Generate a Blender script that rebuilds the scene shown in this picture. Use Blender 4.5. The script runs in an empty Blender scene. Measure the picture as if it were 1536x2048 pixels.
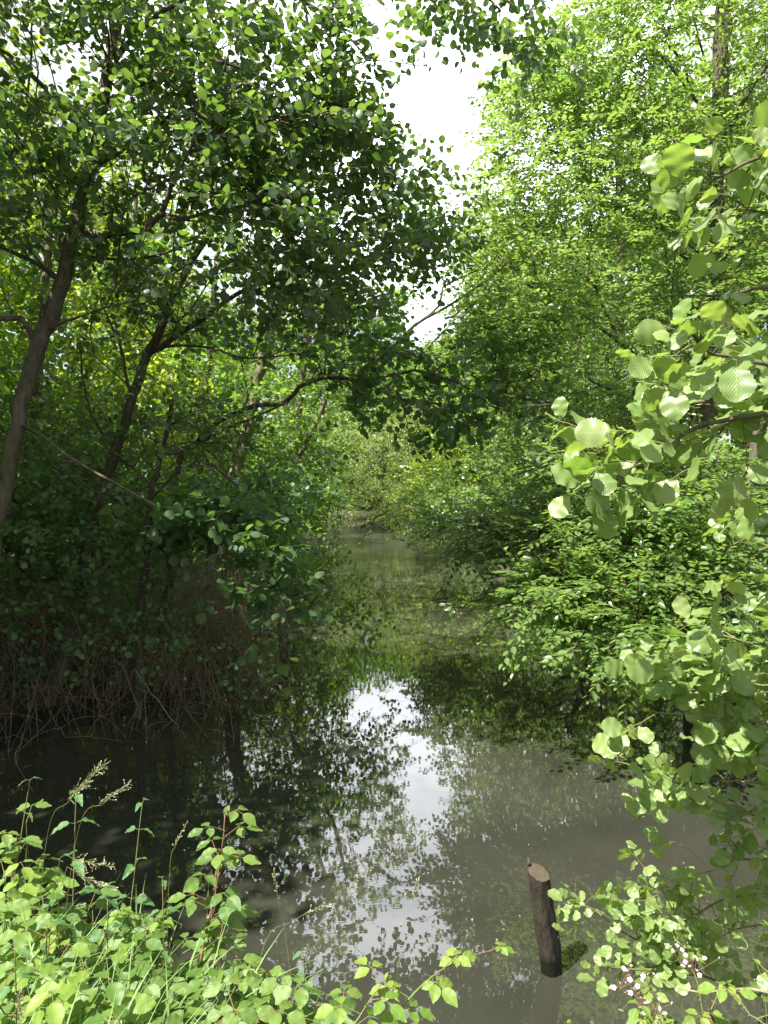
import bpy, math, random
import numpy as np
from mathutils import Vector
R = math.radians
rng = np.random.RandomState(7)
random.seed(7)
sc = bpy.context.scene
col = sc.collection

# ------------------------------------------------------------------ camera
FPX = 1420.0; EYE = 2.2; PITCH = math.atan(59/1420.0)
cam_d = bpy.data.cameras.new('camera'); cam = bpy.data.objects.new('camera', cam_d); col.objects.link(cam)
cam_d.sensor_fit = 'VERTICAL'; cam_d.sensor_height = 17.3; cam_d.lens = 17.3*FPX/2048.0
cam_d.clip_start = 0.05; cam_d.clip_end = 1500
cam.location = (0, 0, EYE); cam.rotation_euler = (R(90)-PITCH, 0, 0)
sc.camera = cam
sc.render.resolution_x = 768; sc.render.resolution_y = 1024
sc.render.engine = 'CYCLES'
sc.cycles.max_bounces = 7; sc.cycles.diffuse_bounces = 2; sc.cycles.glossy_bounces = 3
sc.cycles.transmission_bounces = 5; sc.cycles.transparent_max_bounces = 4
sc.cycles.sample_clamp_indirect = 6

# ------------------------------------------------------------------ sky and sun
SUN_DIR = Vector((-0.78, -0.62, 0)).normalized()      # horizontal direction towards the sun
SUN_EL = R(57)
SKY_STRENGTH = 0.075
w = bpy.data.worlds.new('World'); sc.world = w; w.use_nodes = True
nt = w.node_tree; nt.nodes.clear()
def N(nt, t, **k):
    n = nt.nodes.new(t)
    for a, b in k.items():
        if a == 'i':
            for q, v in b.items(): n.inputs[q].default_value = v
        else: setattr(n, a, b)
    return n
sky = N(nt, 'ShaderNodeTexSky'); sky.sky_type = 'NISHITA'; sky.sun_disc = False
sky.sun_elevation = SUN_EL; sky.sun_rotation = math.atan2(SUN_DIR.x, SUN_DIR.y)
sky.air_density = 1.0; sky.dust_density = 2.0
tc = N(nt, 'ShaderNodeTexCoord')
mp = N(nt, 'ShaderNodeMapping'); mp.inputs['Scale'].default_value = (1.5, 1.5, 3.2)
nz = N(nt, 'ShaderNodeTexNoise', i={'Scale': 1.6, 'Detail': 7.0, 'Roughness': 0.55})
cr = N(nt, 'ShaderNodeValToRGB'); cr.color_ramp.elements[0].position = 0.30; cr.color_ramp.elements[1].position = 0.52
cr.color_ramp.elements[0].color = (.35, .35, .35, 1)
cl = N(nt, 'ShaderNodeValToRGB')
cl.color_ramp.elements[0].position = 0.35; cl.color_ramp.elements[0].color = (3.4, 3.7, 4.2, 1)
cl.color_ramp.elements[1].position = 0.65; cl.color_ramp.elements[1].color = (5.6, 5.75, 6.0, 1)
mx = N(nt, 'ShaderNodeMix'); mx.data_type = 'RGBA'
bg = N(nt, 'ShaderNodeBackground', i={'Strength': SKY_STRENGTH}); wo = N(nt, 'ShaderNodeOutputWorld')
L = nt.links.new
L(tc.outputs['Generated'], mp.inputs[0]); L(mp.outputs[0], nz.inputs['Vector'])
L(nz.outputs[0], cr.inputs[0]); L(nz.outputs[0], cl.inputs[0])
L(cr.outputs[0], mx.inputs[0]); L(sky.outputs[0], mx.inputs[6]); L(cl.outputs[0], mx.inputs[7])
# sky boosted above the far end, added to brighten its reflection in the water
dp = N(nt, 'ShaderNodeVectorMath', operation='DOT_PRODUCT'); L(tc.outputs['Generated'], dp.inputs[0])
bd = Vector((0.04, 1.0, 0.68)).normalized(); dp.inputs[1].default_value = tuple(bd)
mr = N(nt, 'ShaderNodeMapRange', i={1: 0.90, 2: 0.98, 3: 0.0, 4: 1.0}); mr.interpolation_type = 'SMOOTHSTEP'; L(dp.outputs['Value'], mr.inputs[0])
mm = N(nt, 'ShaderNodeMath', operation='MULTIPLY_ADD', i={1: 2.6, 2: 1.0}); L(mr.outputs[0], mm.inputs[0])
vm = N(nt, 'ShaderNodeVectorMath', operation='SCALE'); L(cl.outputs[0], vm.inputs[0]); L(mm.outputs[0], vm.inputs['Scale']); L(vm.outputs[0], mx.inputs[7])
L(mx.outputs[2], bg.inputs[0]); L(bg.outputs[0], wo.inputs[0])

sl = bpy.data.lights.new('sun', 'SUN'); sl.energy = 5.0; sl.angle = R(0.53); sl.color = (1.0, 0.955, 0.88)
so = bpy.data.objects.new('sun', sl); col.objects.link(so)
sv = Vector((SUN_DIR.x*math.cos(SUN_EL), SUN_DIR.y*math.cos(SUN_EL), math.sin(SUN_EL)))
so.rotation_euler = sv.to_track_quat('Z', 'Y').to_euler(); so.location = (-20, -10, 30)
sc.view_settings.view_transform = 'Standard'; sc.view_settings.look = 'None'
sc.view_settings.exposure = 1.65; sc.view_settings.gamma = 1.0

# ------------------------------------------------------------------ helpers
cp, sp_ = math.cos(PITCH), math.sin(PITCH)
def P(px, py, D):
    X = (px-768.0)/FPX*D; U = -(py-1024.0)/FPX*D
    return np.array([X, D*cp+U*sp_, EYE-D*sp_+U*cp])
def PP(pts): return np.array([P(*p) for p in pts])
def PROJ(a):
    a = np.atleast_2d(a); x = a[:, 0]; y = a[:, 1]; z = a[:, 2]-EYE
    d = y*cp-z*sp_; u = y*sp_+z*cp; d = np.where(np.abs(d) < 1e-3, 1e-3, d)
    return 768+x/d*FPX, 1024-u/d*FPX, d
def nrm(a): return a/np.maximum(np.linalg.norm(a, axis=-1, keepdims=True), 1e-9)

def mesh_from(name, verts, faces, mat, parent=None, smooth=True, attrs=None):
    """faces: list of (M,k) int arrays"""
    me = bpy.data.meshes.new(name)
    verts = np.asarray(verts, dtype=np.float32)
    faces = [np.asarray(f, dtype=np.int32) for f in faces if len(f)]
    me.vertices.add(len(verts)); me.vertices.foreach_set('co', verts.ravel())
    li = np.concatenate([f.ravel() for f in faces])
    tot = np.concatenate([np.full(len(f), f.shape[1], dtype=np.int32) for f in faces])
    st = np.concatenate([[0], np.cumsum(tot)[:-1]]).astype(np.int32)
    me.loops.add(len(li)); me.loops.foreach_set('vertex_index', li)
    me.polygons.add(len(tot)); me.polygons.foreach_set('loop_start', st)
    try: me.polygons.foreach_set('loop_total', tot)
    except Exception: pass
    if smooth: me.polygons.foreach_set('use_smooth', np.ones(len(tot), dtype=bool))
    for k, v in (attrs or {}).items():
        v = np.asarray(v, dtype=np.float32)
        if v.ndim == 1:
            a = me.attributes.new(k, 'FLOAT', 'POINT'); a.data.foreach_set('value', v)
        else:
            a = me.attributes.new(k, 'FLOAT_VECTOR', 'POINT'); a.data.foreach_set('vector', v.ravel())
    me.update(calc_edges=True)
    me.materials.append(mat)
    o = bpy.data.objects.new(name, me); col.objects.link(o)
    if parent is not None: o.parent = parent; o.matrix_parent_inverse = parent.matrix_basis.inverted()
    return o
def thing(name, label, cat, loc, group=None):
    o = bpy.data.objects.new(name, None); col.objects.link(o); o.location = tuple(float(q) for q in loc)
    o.empty_display_size = 0.2
    o['label'] = label; o['category'] = cat
    if group: o['group'] = group
    return o

class MB:
    """collects vertices and faces of one mesh"""
    def __init__(s): s.v = []; s.f = {}; s.n = 0; s.a = {}
    def add(s, v, faces, **attrs):
        v = np.asarray(v, dtype=np.float64); s.v.append(v)
        for f in faces:
            f = np.asarray(f, dtype=np.int64)
            if len(f): s.f.setdefault(f.shape[1], []).append(f+s.n)
        for k, a in attrs.items(): s.a.setdefault(k, []).append(np.asarray(a))
        s.n += len(v)
    def build(s, name, mat, parent=None, smooth=True):
        return mesh_from(name, np.concatenate(s.v), [np.concatenate(f) for f in s.f.values()], mat, parent, smooth,
                         {k: np.concatenate(a) for k, a in s.a.items()})

# ------------------------------------------------------------------ materials
def newmat(name):
    m = bpy.data.materials.new(name); m.use_nodes = True; m.node_tree.nodes.clear(); return m, m.node_tree
def rgb(c): return (c[0], c[1], c[2], 1)
def leaf_mat(name, c1, c2, t1, t2, under=None, rough=0.42, spec=0.5, trans=0.42, veins=False, nveins=9.0):
    m, nt = newmat(name); L = nt.links.new
    at = N(nt, 'ShaderNodeAttribute'); at.attribute_name = 'rnd'
    def ramp(a, b):
        r = N(nt, 'ShaderNodeMix'); r.data_type = 'RGBA'; r.inputs[6].default_value = rgb(a); r.inputs[7].default_value = rgb(b)
        L(at.outputs['Fac'], r.inputs[0]); return r.outputs[2]
    base = ramp(c1, c2); tr = ramp(t1, t2)
    pb = N(nt, 'ShaderNodeBsdfPrincipled', i={'Roughness': rough, 'Specular IOR Level': spec})
    tb = N(nt, 'ShaderNodeBsdfTranslucent'); mxs = N(nt, 'ShaderNodeMixShader', i={0: trans})
    geo = N(nt, 'ShaderNodeNewGeometry')
    u = N(nt, 'ShaderNodeMix'); u.data_type = 'RGBA'
    un = under or tuple(min(1, 1.35*a+.02) for a in c2)
    L(geo.outputs['Backfacing'], u.inputs[0]); L(base, u.inputs[6]); u.inputs[7].default_value = rgb(un)
    cur = u.outputs[2]
    if veins:
        lu = N(nt, 'ShaderNodeAttribute'); lu.attribute_name = 'luv'
        sx = N(nt, 'ShaderNodeSeparateXYZ'); L(lu.outputs['Vector'], sx.inputs[0])
        ab = N(nt, 'ShaderNodeMath', operation='ABSOLUTE'); L(sx.outputs[0], ab.inputs[0])
        # side veins: v - 0.45|u| periodic
        ml = N(nt, 'ShaderNodeMath', operation='MULTIPLY', i={1: -0.75}); L(ab.outputs[0], ml.inputs[0])
        ad = N(nt, 'ShaderNodeMath', operation='ADD'); L(sx.outputs[1], ad.inputs[0]); L(ml.outputs[0], ad.inputs[1])
        m2 = N(nt, 'ShaderNodeMath', operation='MULTIPLY', i={1: nveins}); L(ad.outputs[0], m2.inputs[0])
        fr = N(nt, 'ShaderNodeMath', operation='PINGPONG', i={1: 0.5}); L(m2.outputs[0], fr.inputs[0])
        s1 = N(nt, 'ShaderNodeMapRange', i={1: 0.0, 2: 0.16, 3: 1.0, 4: 0.0}); L(fr.outputs[0], s1.inputs[0])
        s2 = N(nt, 'ShaderNodeMapRange', i={1: 0.0, 2: 0.035, 3: 1.0, 4: 0.0}); L(ab.outputs[0], s2.inputs[0])
        mxv = N(nt, 'ShaderNodeMath', operation='MAXIMUM'); L(s1.outputs[0], mxv.inputs[0]); L(s2.outputs[0], mxv.inputs[1])
        hs = N(nt, 'ShaderNodeMix'); hs.data_type = 'RGBA'; fm = N(nt, 'ShaderNodeMath', operation='MULTIPLY', i={1: 0.30})
        L(mxv.outputs[0], fm.inputs[0]); L(fm.outputs[0], hs.inputs[0]); L(cur, hs.inputs[6])
        hs.inputs[7].default_value = rgb(tuple(min(1, 2.0*a+.03) for a in c2)); cur = hs.outputs[2]
        bp = N(nt, 'ShaderNodeBump', i={'Strength': 0.35, 'Distance': 0.002})
        iv = N(nt, 'ShaderNodeMath', operation='SUBTRACT', i={0: 1.0}); L(fr.outputs[0], iv.inputs[1])
        cc = N(nt, 'ShaderNodeMath', operation='MULTIPLY', i={1: -1.0}); L(iv.outputs[0], cc.inputs[0])
        L(cc.outputs[0], bp.inputs['Height']); L(bp.outputs[0], pb.inputs['Normal']); L(bp.outputs[0], tb.inputs['Normal'])
    L(cur, pb.inputs['Base Color']); L(tr, tb.inputs['Color'])
    out = N(nt, 'ShaderNodeOutputMaterial')
    L(pb.outputs[0], mxs.inputs[1]); L(tb.outputs[0], mxs.inputs[2]); L(mxs.outputs[0], out.inputs[0])
    return m
def bark_mat(name, a, b, moss=(.06, .08, .02), mossamt=0.3, scale=9.0, bump=0.6):
    m, nt = newmat(name); L = nt.links.new
    tc = N(nt, 'ShaderNodeTexCoord'); mp = N(nt, 'ShaderNodeMapping'); mp.inputs['Scale'].default_value = (1, 1, .35)
    n1 = N(nt, 'ShaderNodeTexNoise', i={'Scale': scale*3, 'Detail': 8.0, 'Roughness': 0.65})
    n2 = N(nt, 'ShaderNodeTexNoise', i={'Scale': scale*.35, 'Detail': 4.0})
    L(tc.outputs['Object'], mp.inputs[0]); L(mp.outputs[0], n1.inputs[0]); L(tc.outputs['Object'], n2.inputs[0])
    r = N(nt, 'ShaderNodeValToRGB'); r.color_ramp.elements[0].position = .32; r.color_ramp.elements[1].position = .68
    r.color_ramp.elements[0].color = rgb(a); r.color_ramp.elements[1].color = rgb(b); L(n1.outputs[0], r.inputs[0])
    mr = N(nt, 'ShaderNodeMapRange', i={1: .48, 2: .62, 3: 0.0, 4: mossamt}); L(n2.outputs[0], mr.inputs[0])
    mx = N(nt, 'ShaderNodeMix'); mx.data_type = 'RGBA'; L(mr.outputs[0], mx.inputs[0]); L(r.outputs[0], mx.inputs[6]); mx.inputs[7].default_value = rgb(moss)
    bp = N(nt, 'ShaderNodeBump', i={'Strength': bump, 'Distance': 0.012}); L(n1.outputs[0], bp.inputs['Height'])
    pb = N(nt, 'ShaderNodeBsdfPrincipled', i={'Roughness': 0.85, 'Specular IOR Level': 0.25})
    L(mx.outputs[2], pb.inputs['Base Color']); L(bp.outputs[0], pb.inputs['Normal'])
    out = N(nt, 'ShaderNodeOutputMaterial'); L(pb.outputs[0], out.inputs[0]); return m

M = {}
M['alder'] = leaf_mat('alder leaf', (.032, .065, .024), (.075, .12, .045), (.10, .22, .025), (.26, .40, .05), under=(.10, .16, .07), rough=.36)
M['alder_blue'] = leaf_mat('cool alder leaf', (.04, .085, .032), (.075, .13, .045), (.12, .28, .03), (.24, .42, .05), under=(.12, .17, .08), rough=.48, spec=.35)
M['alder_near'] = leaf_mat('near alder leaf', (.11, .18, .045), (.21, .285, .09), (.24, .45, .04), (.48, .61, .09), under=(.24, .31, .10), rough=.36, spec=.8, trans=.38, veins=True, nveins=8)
M['hornbeam'] = leaf_mat('hornbeam leaf', (.055, .115, .028), (.145, .23, .062), (.20, .38, .04), (.46, .62, .11), rough=.33, spec=.65, trans=.42)
M['lime'] = leaf_mat('fresh leaf', (.08, .15, .02), (.16, .22, .03), (.34, .52, .02), (.55, .66, .05), rough=.4, trans=.5)
M['wood_leaf'] = leaf_mat('woodland leaf', (.05, .11, .025), (.10, .17, .035), (.20, .42, .03), (.38, .56, .05), rough=.45, trans=.48)
M['willow'] = leaf_mat('sallow leaf', (.14, .21, .05), (.25, .31, .09), (.26, .40, .08), (.40, .52, .13), rough=.45, trans=.42)
M['bramble'] = leaf_mat('bramble leaf', (.06, .125, .022), (.13, .20, .04), (.18, .36, .03), (.36, .52, .05), under=(.15, .21, .09), rough=.45, trans=.36, veins=True, nveins=9)
M['bramble_young'] = leaf_mat('young bramble leaf', (.11, .20, .03), (.20, .28, .05), (.34, .52, .03), (.50, .64, .06), rough=.45, trans=.4, veins=True, nveins=9)
M['nettle'] = leaf_mat('nettle leaf', (.05, .13, .04), (.09, .18, .055), (.14, .34, .04), (.26, .46, .06), rough=.55, trans=.36, veins=True, nveins=7)
M['grass'] = leaf_mat('grass blade', (.07, .15, .04), (.14, .22, .06), (.18, .38, .04), (.34, .52, .06), rough=.45, trans=.4)
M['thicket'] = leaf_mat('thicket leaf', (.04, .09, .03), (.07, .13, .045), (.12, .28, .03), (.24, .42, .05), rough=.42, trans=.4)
M['seed'] = leaf_mat('grass seed head', (.22, .24, .13), (.34, .34, .20), (.3, .34, .15), (.4, .42, .2), rough=.7, trans=.25)
M['bark'] = bark_mat('alder bark', (.045, .036, .026), (.15, .125, .09))
M['bark_dark'] = bark_mat('dark bark', (.03, .025, .018), (.10, .085, .06))
M['bark_moss'] = bark_mat('mossy bark', (.07, .06, .04), (.22, .19, .12), moss=(.13, .15, .04), mossamt=.75)
M['twig'] = bark_mat('twig bark', (.06, .045, .03), (.16, .12, .08), mossamt=.1, scale=20)
M['green_twig'] = bark_mat('green shoot', (.10, .12, .04), (.20, .19, .08), mossamt=.3, scale=20)
M['red_cane'] = bark_mat('red cane', (.16, .06, .04), (.20, .16, .07), moss=(.12, .20, .05), mossamt=.8, scale=14)
M['dead'] = bark_mat('dead cane', (.12, .088, .058), (.36, .27, .18), mossamt=.05, scale=14)
M['pale_dead'] = bark_mat('dead branch', (.12, .10, .07), (.32, .28, .20), mossamt=.3, scale=14)
def wet_band(m, z0, z1):
    nt = m.node_tree; L = nt.links.new; pb = [n for n in nt.nodes if n.type == 'BSDF_PRINCIPLED'][0]
    src = pb.inputs['Base Color'].links[0].from_socket
    tc = N(nt, 'ShaderNodeTexCoord'); s = N(nt, 'ShaderNodeSeparateXYZ'); L(tc.outputs['Object'], s.inputs[0])
    nz = N(nt, 'ShaderNodeTexNoise', i={'Scale': 30.0, 'Detail': 4.0}); L(tc.outputs['Object'], nz.inputs[0])
    a = N(nt, 'ShaderNodeMath', operation='MULTIPLY_ADD', i={1: .05}); L(nz.outputs[0], a.inputs[0]); L(s.outputs[2], a.inputs[2])
    mr = N(nt, 'ShaderNodeMapRange', i={1: z0, 2: z1, 3: 1.0, 4: 0.0}); L(a.outputs[0], mr.inputs[0])
    mx = N(nt, 'ShaderNodeMix'); mx.data_type = 'RGBA'; L(mr.outputs[0], mx.inputs[0]); L(src, mx.inputs[6]); mx.inputs[7].default_value = (.010, .012, .006, 1)
    L(mx.outputs[2], pb.inputs['Base Color'])
    r = N(nt, 'ShaderNodeMapRange', i={1: 0, 2: 1, 3: .85, 4: .3}); L(mr.outputs[0], r.inputs[0]); L(r.outputs[0], pb.inputs['Roughness'])
M['post'] = bark_mat('weathered post', (.010, .009, .007), (.055, .044, .032), mossamt=.15, scale=14, bump=.9)
wet_band(M['post'], .09, .13)
M['petal'] = leaf_mat('bramble petal', (.50, .38, .40), (.66, .58, .58), (.45, .34, .36), (.5, .45, .45), rough=.6, trans=.3)

# ------------------------------------------------------------------ leaf templates
def T_low(w1, w2, lift=.07, droop=.10, v1=.28, v2=.68):
    v = np.array([[0, 0, 0], [-w1, v1, lift], [-w2, v2, lift*.6], [0, 1, -droop], [w2, v2, lift*.6], [w1, v1, lift]], float)
    return v, np.array([[0, 3, 2, 1], [0, 5, 4, 3]]), None
def T_grid(prof, rows=9, half=2, serr=0.0, nser=9, fold=.18, bend=.22, wave=.03, notch=0.0):
    """prof(v)->half width; grid leaf with midrib fold, bend and toothed edge"""
    vs = []; uv = []; cols = 2*half+1
    for i in range(rows+1):
        t = i/rows; wd = prof(t)
        for j in range(cols):
            u = (j-half)/half
            e = 1.0
            if abs(u) == 1 and serr > 0: e = 1+serr*((i % 2)*2-1)
            x = u*wd*e; y = t + (notch*(-abs(u))**2*0 if notch == 0 else notch*(abs(u)**1.5)*max(0, t-.75)*4)
            y -= 0.10*abs(u)*math.sin(t*math.pi)*-.5
            z = fold*abs(x)-bend*t*t + wave*math.sin(t*17+u*2)*abs(u)
            vs.append((x, y, z)); uv.append((u*wd*2.2, t, 0))
    fs = []
    for i in range(rows):
        for j in range(cols-1):
            a = i*cols+j; fs.append((a, a+1, a+cols+1, a+cols))
    return np.array(vs), np.array(fs), np.array(uv)
def prof_round(t):   # alder: broad, widest past the middle, blunt end
    return .46*(math.sin(math.pi*min(1, t**.95))**.62)*(0.80+.30*t) if 0 < t < 1 else .012
def prof_oval(t):
    return .30*math.sin(math.pi*t**.85)**.8 if 0 < t < 1 else .008
def prof_bramble(t):
    return .325*(math.sin(math.pi*t**.80)**.9)*(1-.3*t**4) if 0 < t < 1 else .008
def prof_nettle(t):
    return .26*(max(0, 1-t)**.75)*min(1, (t*6)**.6)*1.25 if 0 < t < 1 else .006
T_alder_lo = T_low(.36, .43, v1=.25, v2=.72)
T_alder_mid = T_grid(prof_round, 6, 1, fold=.16, bend=.15, wave=.0)
T_alder_hi = T_grid(prof_round, 18, 2, serr=.045, fold=.16, bend=.18, wave=.035)
T_alder_hi2 = T_grid(prof_round, 18, 2, serr=.045, fold=-.10, bend=.34, wave=.05)
T_horn_lo = T_low(.25, .24, v1=.3, v2=.66)
T_horn_mid = T_grid(prof_oval, 5, 1, fold=.2, bend=.12, wave=0)
T_willow = T_low(.22, .22)
T_br_hi = T_grid(prof_bramble, 22, 2, serr=.045, fold=.22, bend=.20, wave=.018)
T_br_hi2 = T_grid(prof_bramble, 22, 2, serr=.045, fold=.12, bend=.08, wave=.022)
T_br_mid = T_grid(prof_bramble, 8, 1, serr=.05, fold=.2, bend=.15, wave=0)
T_net = T_grid(prof_nettle, 16, 2, serr=.10, fold=.18, bend=.32, wave=.03)

def inst(mb, T, pos, axis, normal, scale, rnd):
    """stamp a leaf template: y along axis, z along normal"""
    v, f, uv = T; n = len(pos); k = len(v)
    if n == 0: return
    axis = nrm(axis); x = nrm(np.cross(axis, normal)); z = np.cross(x, axis)
    s = np.asarray(scale).reshape(-1, 1, 1)
    X = (v[None, :, 0:1]*x[:, None, :] + v[None, :, 1:2]*axis[:, None, :] + v[None, :, 2:3]*z[:, None, :])*s + pos[:, None, :]
    F = (f[None, :, :]+(np.arange(n)*k)[:, None, None]).reshape(-1, f.shape[1])
    at = {'rnd': np.repeat(np.clip(rnd, 0, 1), k)}
    if uv is not None: at['luv'] = np.tile(uv, (n, 1))
    mb.add(X.reshape(-1, 3), [F], **at)

# ------------------------------------------------------------------ wood
def catmull(pts, step):
    pts = np.asarray(pts, float); out = [pts[0]]
    q = np.vstack([2*pts[0]-pts[1], pts, 2*pts[-1]-pts[-2]])
    for i in range(1, len(q)-2):
        d = np.linalg.norm(q[i+1]-q[i]); n = max(1, int(round(d/step)))
        for j in range(1, n+1):
            t = j/n
            out.append(.5*((2*q[i])+(-q[i-1]+q[i+1])*t+(2*q[i-1]-5*q[i]+4*q[i+1]-q[i+2])*t*t+(-q[i-1]+3*q[i]-3*q[i+1]+q[i+2])*t**3))
    return np.array(out)
def frames(d):
    d = nrm(d); ref = np.where(np.abs(d[:, 2:3]) < .9, np.array([[0, 0, 1.]]), np.array([[1., 0, 0]]))
    a = nrm(np.cross(d, ref)); return a, np.cross(d, a)
def tube(mb, pts, rad, k=8, lump=0.0, cap=True):
    pts = np.asarray(pts, float); n = len(pts); rad = np.broadcast_to(np.asarray(rad, float), (n,))
    t = np.gradient(pts, axis=0); t = nrm(t)
    a = np.zeros_like(t); r0 = np.array([0, 0, 1.]) if abs(t[0, 2]) < .9 else np.array([1., 0, 0])
    a[0] = nrm(np.cross(t[0], r0))
    for i in range(1, n):
        q = a[i-1]-t[i]*np.dot(a[i-1], t[i]); a[i] = nrm(q)
    b = np.cross(t, a)
    an = np.arange(k)*2*math.pi/k
    rr = rad[:, None]*np.ones((n, k))
    if lump > 0: rr = rr*(1+lump*rng.randn(n, k)*.5+lump*np.sin(an*2+np.arange(n)[:, None]*.35))
    v = pts[:, None, :]+rr[:, :, None]*(np.cos(an)[None, :, None]*a[:, None, :]+np.sin(an)[None, :, None]*b[:, None, :])
    i = np.arange(n-1)[:, None]*k; j = np.arange(k)[None, :]; j2 = (j+1) % k
    f = np.stack([i+j, i+j2, i+k+j2, i+k+j], -1).reshape(-1, 4)
    mb.add(v.reshape(-1, 3), [f, np.array([list(range(k))[::-1]]), np.array([list(range((n-1)*k, n*k))])] if cap else [f])
def segs(mb, A, B, ra, rb, k=4, dA=None, dB=None):
    """many frustums at once"""
    A = np.asarray(A); B = np.asarray(B); n = len(A)
    if n == 0: return
    d = B-A; dA = d if dA is None else dA; dB = d if dB is None else dB
    an = np.arange(k)*2*math.pi/k+.3; c, s = np.cos(an), np.sin(an)
    def ring(Pt, dd, r):
        a, b = frames(dd); return Pt[:, None, :]+np.asarray(r).reshape(-1, 1, 1)*(c[None, :, None]*a[:, None, :]+s[None, :, None]*b[:, None, :])
    V = np.concatenate([ring(A, dA, ra), ring(B, dB, rb)], 1)
    base = (np.arange(n)*2*k)[:, None]; j = np.arange(k)[None, :]; j2 = (j+1) % k
    f = np.stack([base+j, base+j2, base+k+j2, base+k+j], -1).reshape(-1, 4)
    mb.add(V.reshape(-1, 3), [f])

class Skel:
    def __init__(s, cap=60000):
        s.P = np.zeros((cap, 3)); s.par = np.full(cap, -1, int); s.L = np.zeros(cap); s.D = np.zeros((cap, 3)); s.rf = np.zeros(cap); s.n = 0; s.tips = []; s.limbs = []
    def add(s, p, par, rf=0.0):
        i = s.n; s.P[i] = p; s.par[i] = par; s.rf[i] = rf
        if par >= 0:
            d = p-s.P[par]; l = np.linalg.norm(d); s.L[i] = s.L[par]+l; s.D[i] = d/max(l, 1e-6)
        else: s.D[i] = (0, 0, 1)
        s.n += 1; return i
    def limb(s, pts, r0, r1, name='branch', step=.15, join=True, grow=True):
        c = catmull(pts, step); m = len(c)
        c[1:-1] += rng.randn(m-2, 3)*r0*.10
        rs = r0+(r1-r0)*np.linspace(0, 1, m)**.85
        par = -1
        if s.n and join:
            par = int(np.argmin(np.linalg.norm(s.P[:s.n]-c[0], axis=1)))
            c[0] = s.P[par]
        s.limbs.append((name, c, rs))
        if not grow: return
        for i in range(m):
            if i == 0 and par >= 0: continue
            par = s.add(c[i], par, rs[i])
    def grow(s, T, step=.22, wp=.30, jit=.12, maxd=9):
        n0 = s.n
        dist = np.array([np.min(np.linalg.norm(s.P[:n0]-t, axis=1)) for t in T])
        for ti in np.argsort(dist):
            t = T[ti]; d = np.linalg.norm(s.P[:s.n]-t, axis=1)
            dirp = ((t-s.P[:s.n])*s.D[:s.n]).sum(1)/np.maximum(d, 1e-6)
            j = int(np.argmin(d*(1.25-.35*dirp)+wp*s.L[:s.n])); dd = d[j]
            if dd > maxd: continue
            m = max(1, int(dd/step)); p0 = s.P[j].copy(); c = p0+s.D[j]*dd*.30+np.array([0, 0, .06*dd]); par = j
            off = rng.randn(3)*jit*dd*.5
            for q in range(1, m+1):
                u = q/m; p = (1-u)**2*p0+2*u*(1-u)*c+u*u*t
                if q < m: p = p+off*math.sin(math.pi*u)+rng.randn(3)*.012
                par = s.add(p, par)
            s.tips.append(par)
    def radii(s, rt=.0018, p=2.25):
        n = s.n; acc = np.zeros(n); nt_ = np.zeros(n, bool); nt_[s.tips] = True
        acc[nt_] = rt**p
        for i in range(n-1, 0, -1):
            if s.par[i] >= 0: acc[s.par[i]] += acc[i]
        r = np.maximum(acc, rt**p)**(1/p)
        for i in range(n):
            if s.rf[i] > 0: r[i] = s.rf[i]
            elif s.par[i] >= 0: r[i] = min(r[i], r[s.par[i]]*.85)
        return r
    def wood(s, root, trunkmat, twigmat, rt=.0018, kt=10, kb=7, twigs=None, twigname='twigs'):
        r = s.radii(rt)
        for name, c, rs in s.limbs:
            mb = MB(); tube(mb, c, rs, kt if name == 'trunk' else kb, lump=.05); mb.build(name, trunkmat, root)
        n = s.n; idx = np.array([i for i in range(n) if s.par[i] >= 0 and s.rf[i] == 0], int)
        mb = twigs or MB()
        if len(idx):
            pa = s.par[idx]; ra = np.minimum(r[pa], r[idx]*1.2)
            dA = np.where((s.rf[pa] > 0)[:, None], s.D[idx], s.D[pa])
            big = r[idx] > .012
            for mk, k in ((big, 6), (~big, 4)):
                q = idx[mk]; segs(mb, s.P[pa[mk]], s.P[q], ra[mk], r[q], k, dA[mk], s.D[q])
        if mb.n: mb.build(twigname, twigmat, root)
        return r

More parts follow.
